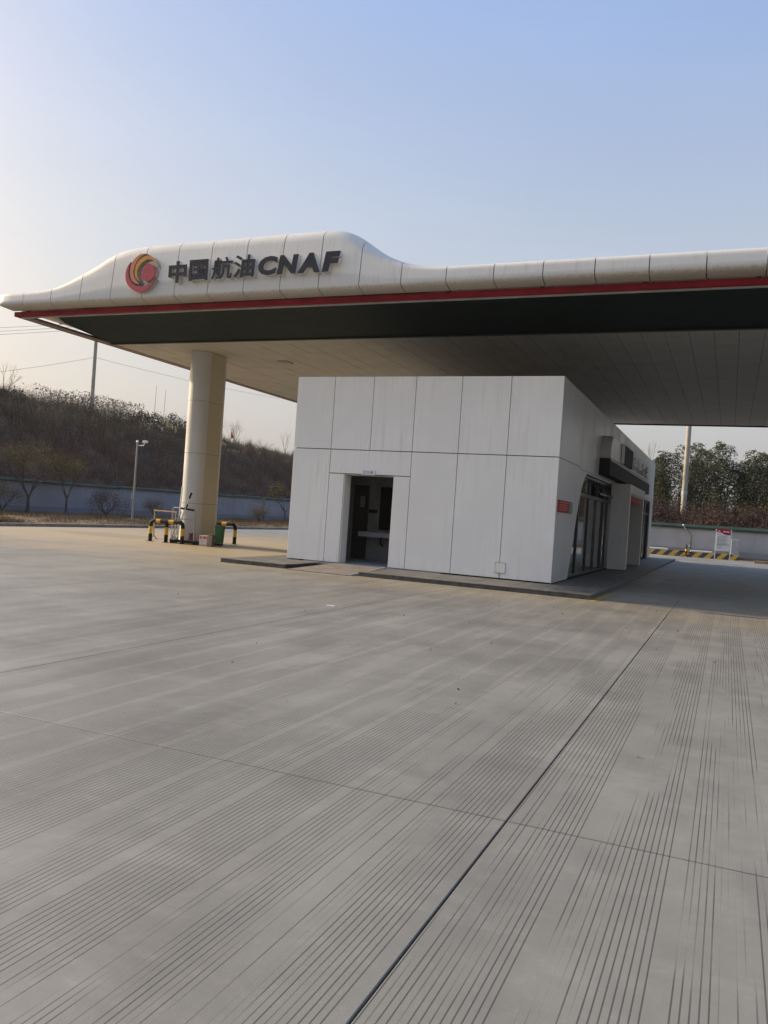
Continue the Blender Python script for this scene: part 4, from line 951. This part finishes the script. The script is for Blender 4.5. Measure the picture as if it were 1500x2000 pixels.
dome('hill_bush','dense rounded bush on the hill crest next to the column',-54.8,69.6,2.4,3.1,'scrubgreen',4600)
dome('hill_bush','dark bush on the hill crest at the far left frame edge',-55,48.8,1.9,2.3,'scrubgreen')
def bare(label,x,y,h,r,depth,spread,nf=3,trunk=.3,bl=1.):
    small_tree('bare_tree',label,'tree',x,y,h,h*trunk,r,depth,spread,'bush',0,.1,bl,None,(2,3),.2,float(hz(x,y))-.2,nf)
bare('bare pale branched tree rising over the far left hill crest',-56,49.6,4.3,.06,4,.45,3,.35)
bare('bare twiggy shrub tree on the crest right of the column',-55.5,82,3.6,.06,5,.6,6,.08,1.1)
bare('thin bare sapling on the crest beside the kiosk left edge',-54,92.4,4.6,.05,3,.35,3,.3)
bare('small bare tree on the crest right of the far left tree',-56,57.4,2.9,.045,4,.55,4,.2)
bare('slender bare tree on the crest left of the kiosk',-54.5,87.5,3.0,.04,4,.6,4,.2)
for y,h in ((67.2,5.4),(68.7,5.2)):
    z=float(hz(-55,y)); b=B(); b.tube([(-55,y,z),(-55.0,y+.12,z+h)],[.035,.018],5); tag(b.build('thin_pole','pole'),('left','right')[h<5.3]+' one of two thin bare poles above the rounded bushes','pole','thin poles on the crest')
# grave flags and urn on the bench
for i,(y,zt,m,l) in enumerate(((64.5,1.3,'flagyellow','faded yellow flag left of the other flags on the hill bench'),(65.9,.95,'flagyellow','second faded yellow flag on the hill bench'),(67.9,1.4,'flagred','faded red and white flag left of the column on the hill bench'),(75.8,1.8,'flagred','red flag right of the column on the hill bench'))):
    x=-51.3; z=float(hz(x,y)); t=thing('grave_flag',l,'flag',(x,y,z)); tb(t,'stick','bark',[(x,y,z-.1),(x,y+.05,z+zt+.3)],.02,5)
    b=B(); b.raw([(x+.03,y+.03,z+zt+.28),(x+.05,y+.34,z+zt-.05),(x+.12,y+.30,z+zt-.45),(x+.0,y+.02,z+zt-.55),(x+.06,y+.12,z+zt-.1)],[(0,1,4),(1,2,4),(2,3,4),(3,0,4)]); b.build('cloth',m,t)
t=thing('grave_urn','small ochre urn beside the column on the hill bench','urn',(-51.3,74.4,float(hz(-51.3,74.4)))); zq=t.location.z
b=B(); b.lathe(-51.3,74.4,[(.34,zq-.1),(.38,zq+.15),(.30,zq+.45)],10); b.build('urn_body','gold',t,40); b=B(); b.lathe(-51.3,74.4,[(.42,zq+.455),(.30,zq+.62),(.06,zq+.78)],10); b.build('urn_lid','flagyellow',t,40)
t=thing('grave_marker','small white grave marker near the right end of the hill bench','grave marker',(-51.3,82,float(hz(-51.3,82)))); zq=t.location.z
b=B(); b.box(-51.35,-51.25,81.9,82.1,zq-.1,zq+.75,.02); b.build('stone','whitepaint',t); b=B(); b.box(-51.36,-51.24,81.6,82.4,zq+.4,zq+.48); b.build('cross_piece','whitepaint',t)
# right: russet scrub and bamboo behind the rear wall
n=620; x=rng.uniform(-22,12,n); y=rng.uniform(58.9,66.5,n)
shrubmass('russet_scrub','reddish brown scrub behind the rear wall',x,y,rng.uniform(1.2,2.3,n)*np.where(x>-.5,.9,1),rng.uniform(.5,.9,n),80,.12,'scrubdark',22)
n=110; x=rng.uniform(-12,8,n); y=rng.uniform(67,71,n)
shrubmass('undergrowth','dark green undergrowth at the feet of the bamboo',x,y,rng.uniform(1.8,3.0,n),rng.uniform(.6,1.0,n),170,.14,'bamboo',16)
def bamboo(label,x,y,h,spread,nc,dens=1.):
    z=float(hz(x,y))-.1; t=thing('bamboo_tree',label,'tree',(x,y,z),'bamboo behind the rear wall'); b=B(); C=[]; D=[]
    for k in range(nc):
        a=random.uniform(0,6.283); rr_=random.random()**.5; hh=h*(1-.38*rr_*rr_)*random.uniform(.9,1.03); ln=spread*rr_
        P=[]
        for i in range(9):
            t_=i/8; o=ln*(.25*t_+.75*t_**2.2); P.append(Vector((x+math.cos(a)*(.35*rr_+o),y+math.sin(a)*(.35*rr_+o),z+hh*(t_-.06*t_**6))))
        b.tube(P,[.035*(1-.85*i/8)+.004 for i in range(9)],4,False)
        nn=int(hh/.24)
        for i in range(int(nn*.12),nn):
            t_=i/nn; f=t_*8; i0=min(7,int(f)); p=P[i0].lerp(P[i0+1],f-i0)
            bl=(.25+1.0*math.sin(math.pi*min(1,(1.02-t_)*1.15))**.8)*.85
            for q_ in range(random.randint(3,5)):
                aa=random.uniform(0,6.283)
                for s_ in range(int(11*dens)):
                    u_=random.uniform(.15,1); C.append((p.x+math.cos(aa)*bl*u_+random.gauss(0,.05),p.y+math.sin(aa)*bl*u_+random.gauss(0,.05),p.z+.28*bl*math.sin(u_*2.2)-.34*bl*u_*u_+random.gauss(0,.05)))
                    D.append((math.cos(aa),math.sin(aa),-.9*u_))
    b.build('stems',M['bark'],t,False,False)
    C=np.array(C); D=np.array(D); n=len(C); d=D+rng.normal(size=(n,3))*.55; d/=np.linalg.norm(d,axis=1)[:,None]; w=np.cross(d,rng.normal(size=(n,3))); w/=np.linalg.norm(w,axis=1)[:,None]; L=rng.uniform(.11,.24,n)[:,None]
    V=np.stack([C-d*L*.5,C+w*L*.15,C+d*L*.5,C-w*L*.15],1).reshape(-1,3); quads('crown',V,'bamboo',t)
for i,(x,y,h,s,nc,l) in enumerate(((-6.4,70,5.2,1.2,8,'low bamboo clump beside the kiosk roof edge'),(-4.9,68.5,6.1,1.2,9,'yellowish bamboo clump left of the cream pole'),(-3.2,70,7.3,1.2,10,'tall bamboo clump directly behind the cream pole'),(-1.1,69.5,7.4,1.2,11,'tallest dark bamboo clump right of the cream pole'),(.6,70,6.3,1.1,9,'medium dark bamboo clump right of the tallest one'),(2.3,69,6.4,1.1,9,'bamboo clump at the right frame edge'),(-2.2,73,6.4,1.2,9,'bamboo clump seen in the gap right of the cream pole'),(1.5,73,6.0,1.3,9,'bamboo clump seen low between the right hand clumps'),(-8.6,72,5.2,1.2,8,'bamboo clump hidden behind the kiosk roof edge'),(4.4,70,6.6,1.3,8,'bamboo clump just beyond the right frame edge'),(-5.8,74,5.6,1.3,8,'pale bamboo clump at the back near the kiosk'),(3.2,74,6.6,1.3,8,'bamboo clump at the back near the right frame edge'))):
    bamboo(l,x,y,h,s,nc)
bare('thin bare tree showing above the kiosk roof edge before the bamboo',-6.05,66,6.4,.035,3,.2,3,.55)
# litter on the concrete
for i,(x,y) in enumerate(((-5.75,11.6),)):
    b=B(); b.box(x-.07,x+.07,y-.025,y+.025,.0,.010); tag(b.build('litter','whitepaint'),'scrap of white paper lying on the grooved concrete','litter')
n=70; lx=rng.uniform(-9,.3,n); ly=rng.uniform(5.5,17,n); C=np.stack([lx,ly,np.full(n,.008)],1); tag(quads('leaf_crumbs',leaf_faces(C,.022,.6,0)*np.array([1,1,1]),'bush'),'tiny dark leaf crumbs strewn on the concrete','leaf litter',kind='stuff')

# ------------------------------------------------------------------ thin winter haze, sky outside it
hm=bpy.data.materials.new('haze_air'); hm.use_nodes=True; ht=hm.node_tree; ht.nodes.remove(ht.nodes['Principled BSDF'])
pv=ht.nodes.new('ShaderNodeVolumePrincipled'); pv.inputs['Color'].default_value=(.93,.93,.93,1); pv.inputs['Density'].default_value=.00024; pv.inputs['Anisotropy'].default_value=.35
ht.links.new(pv.outputs[0],ht.nodes['Material Output'].inputs['Volume']); M['haze']=hm
b=B(); b.box(-950,950,-950,950,-2.2,25); tag(b.build('haze','haze'),'thin pale winter haze filling the air over the station','haze',kind='stuff')
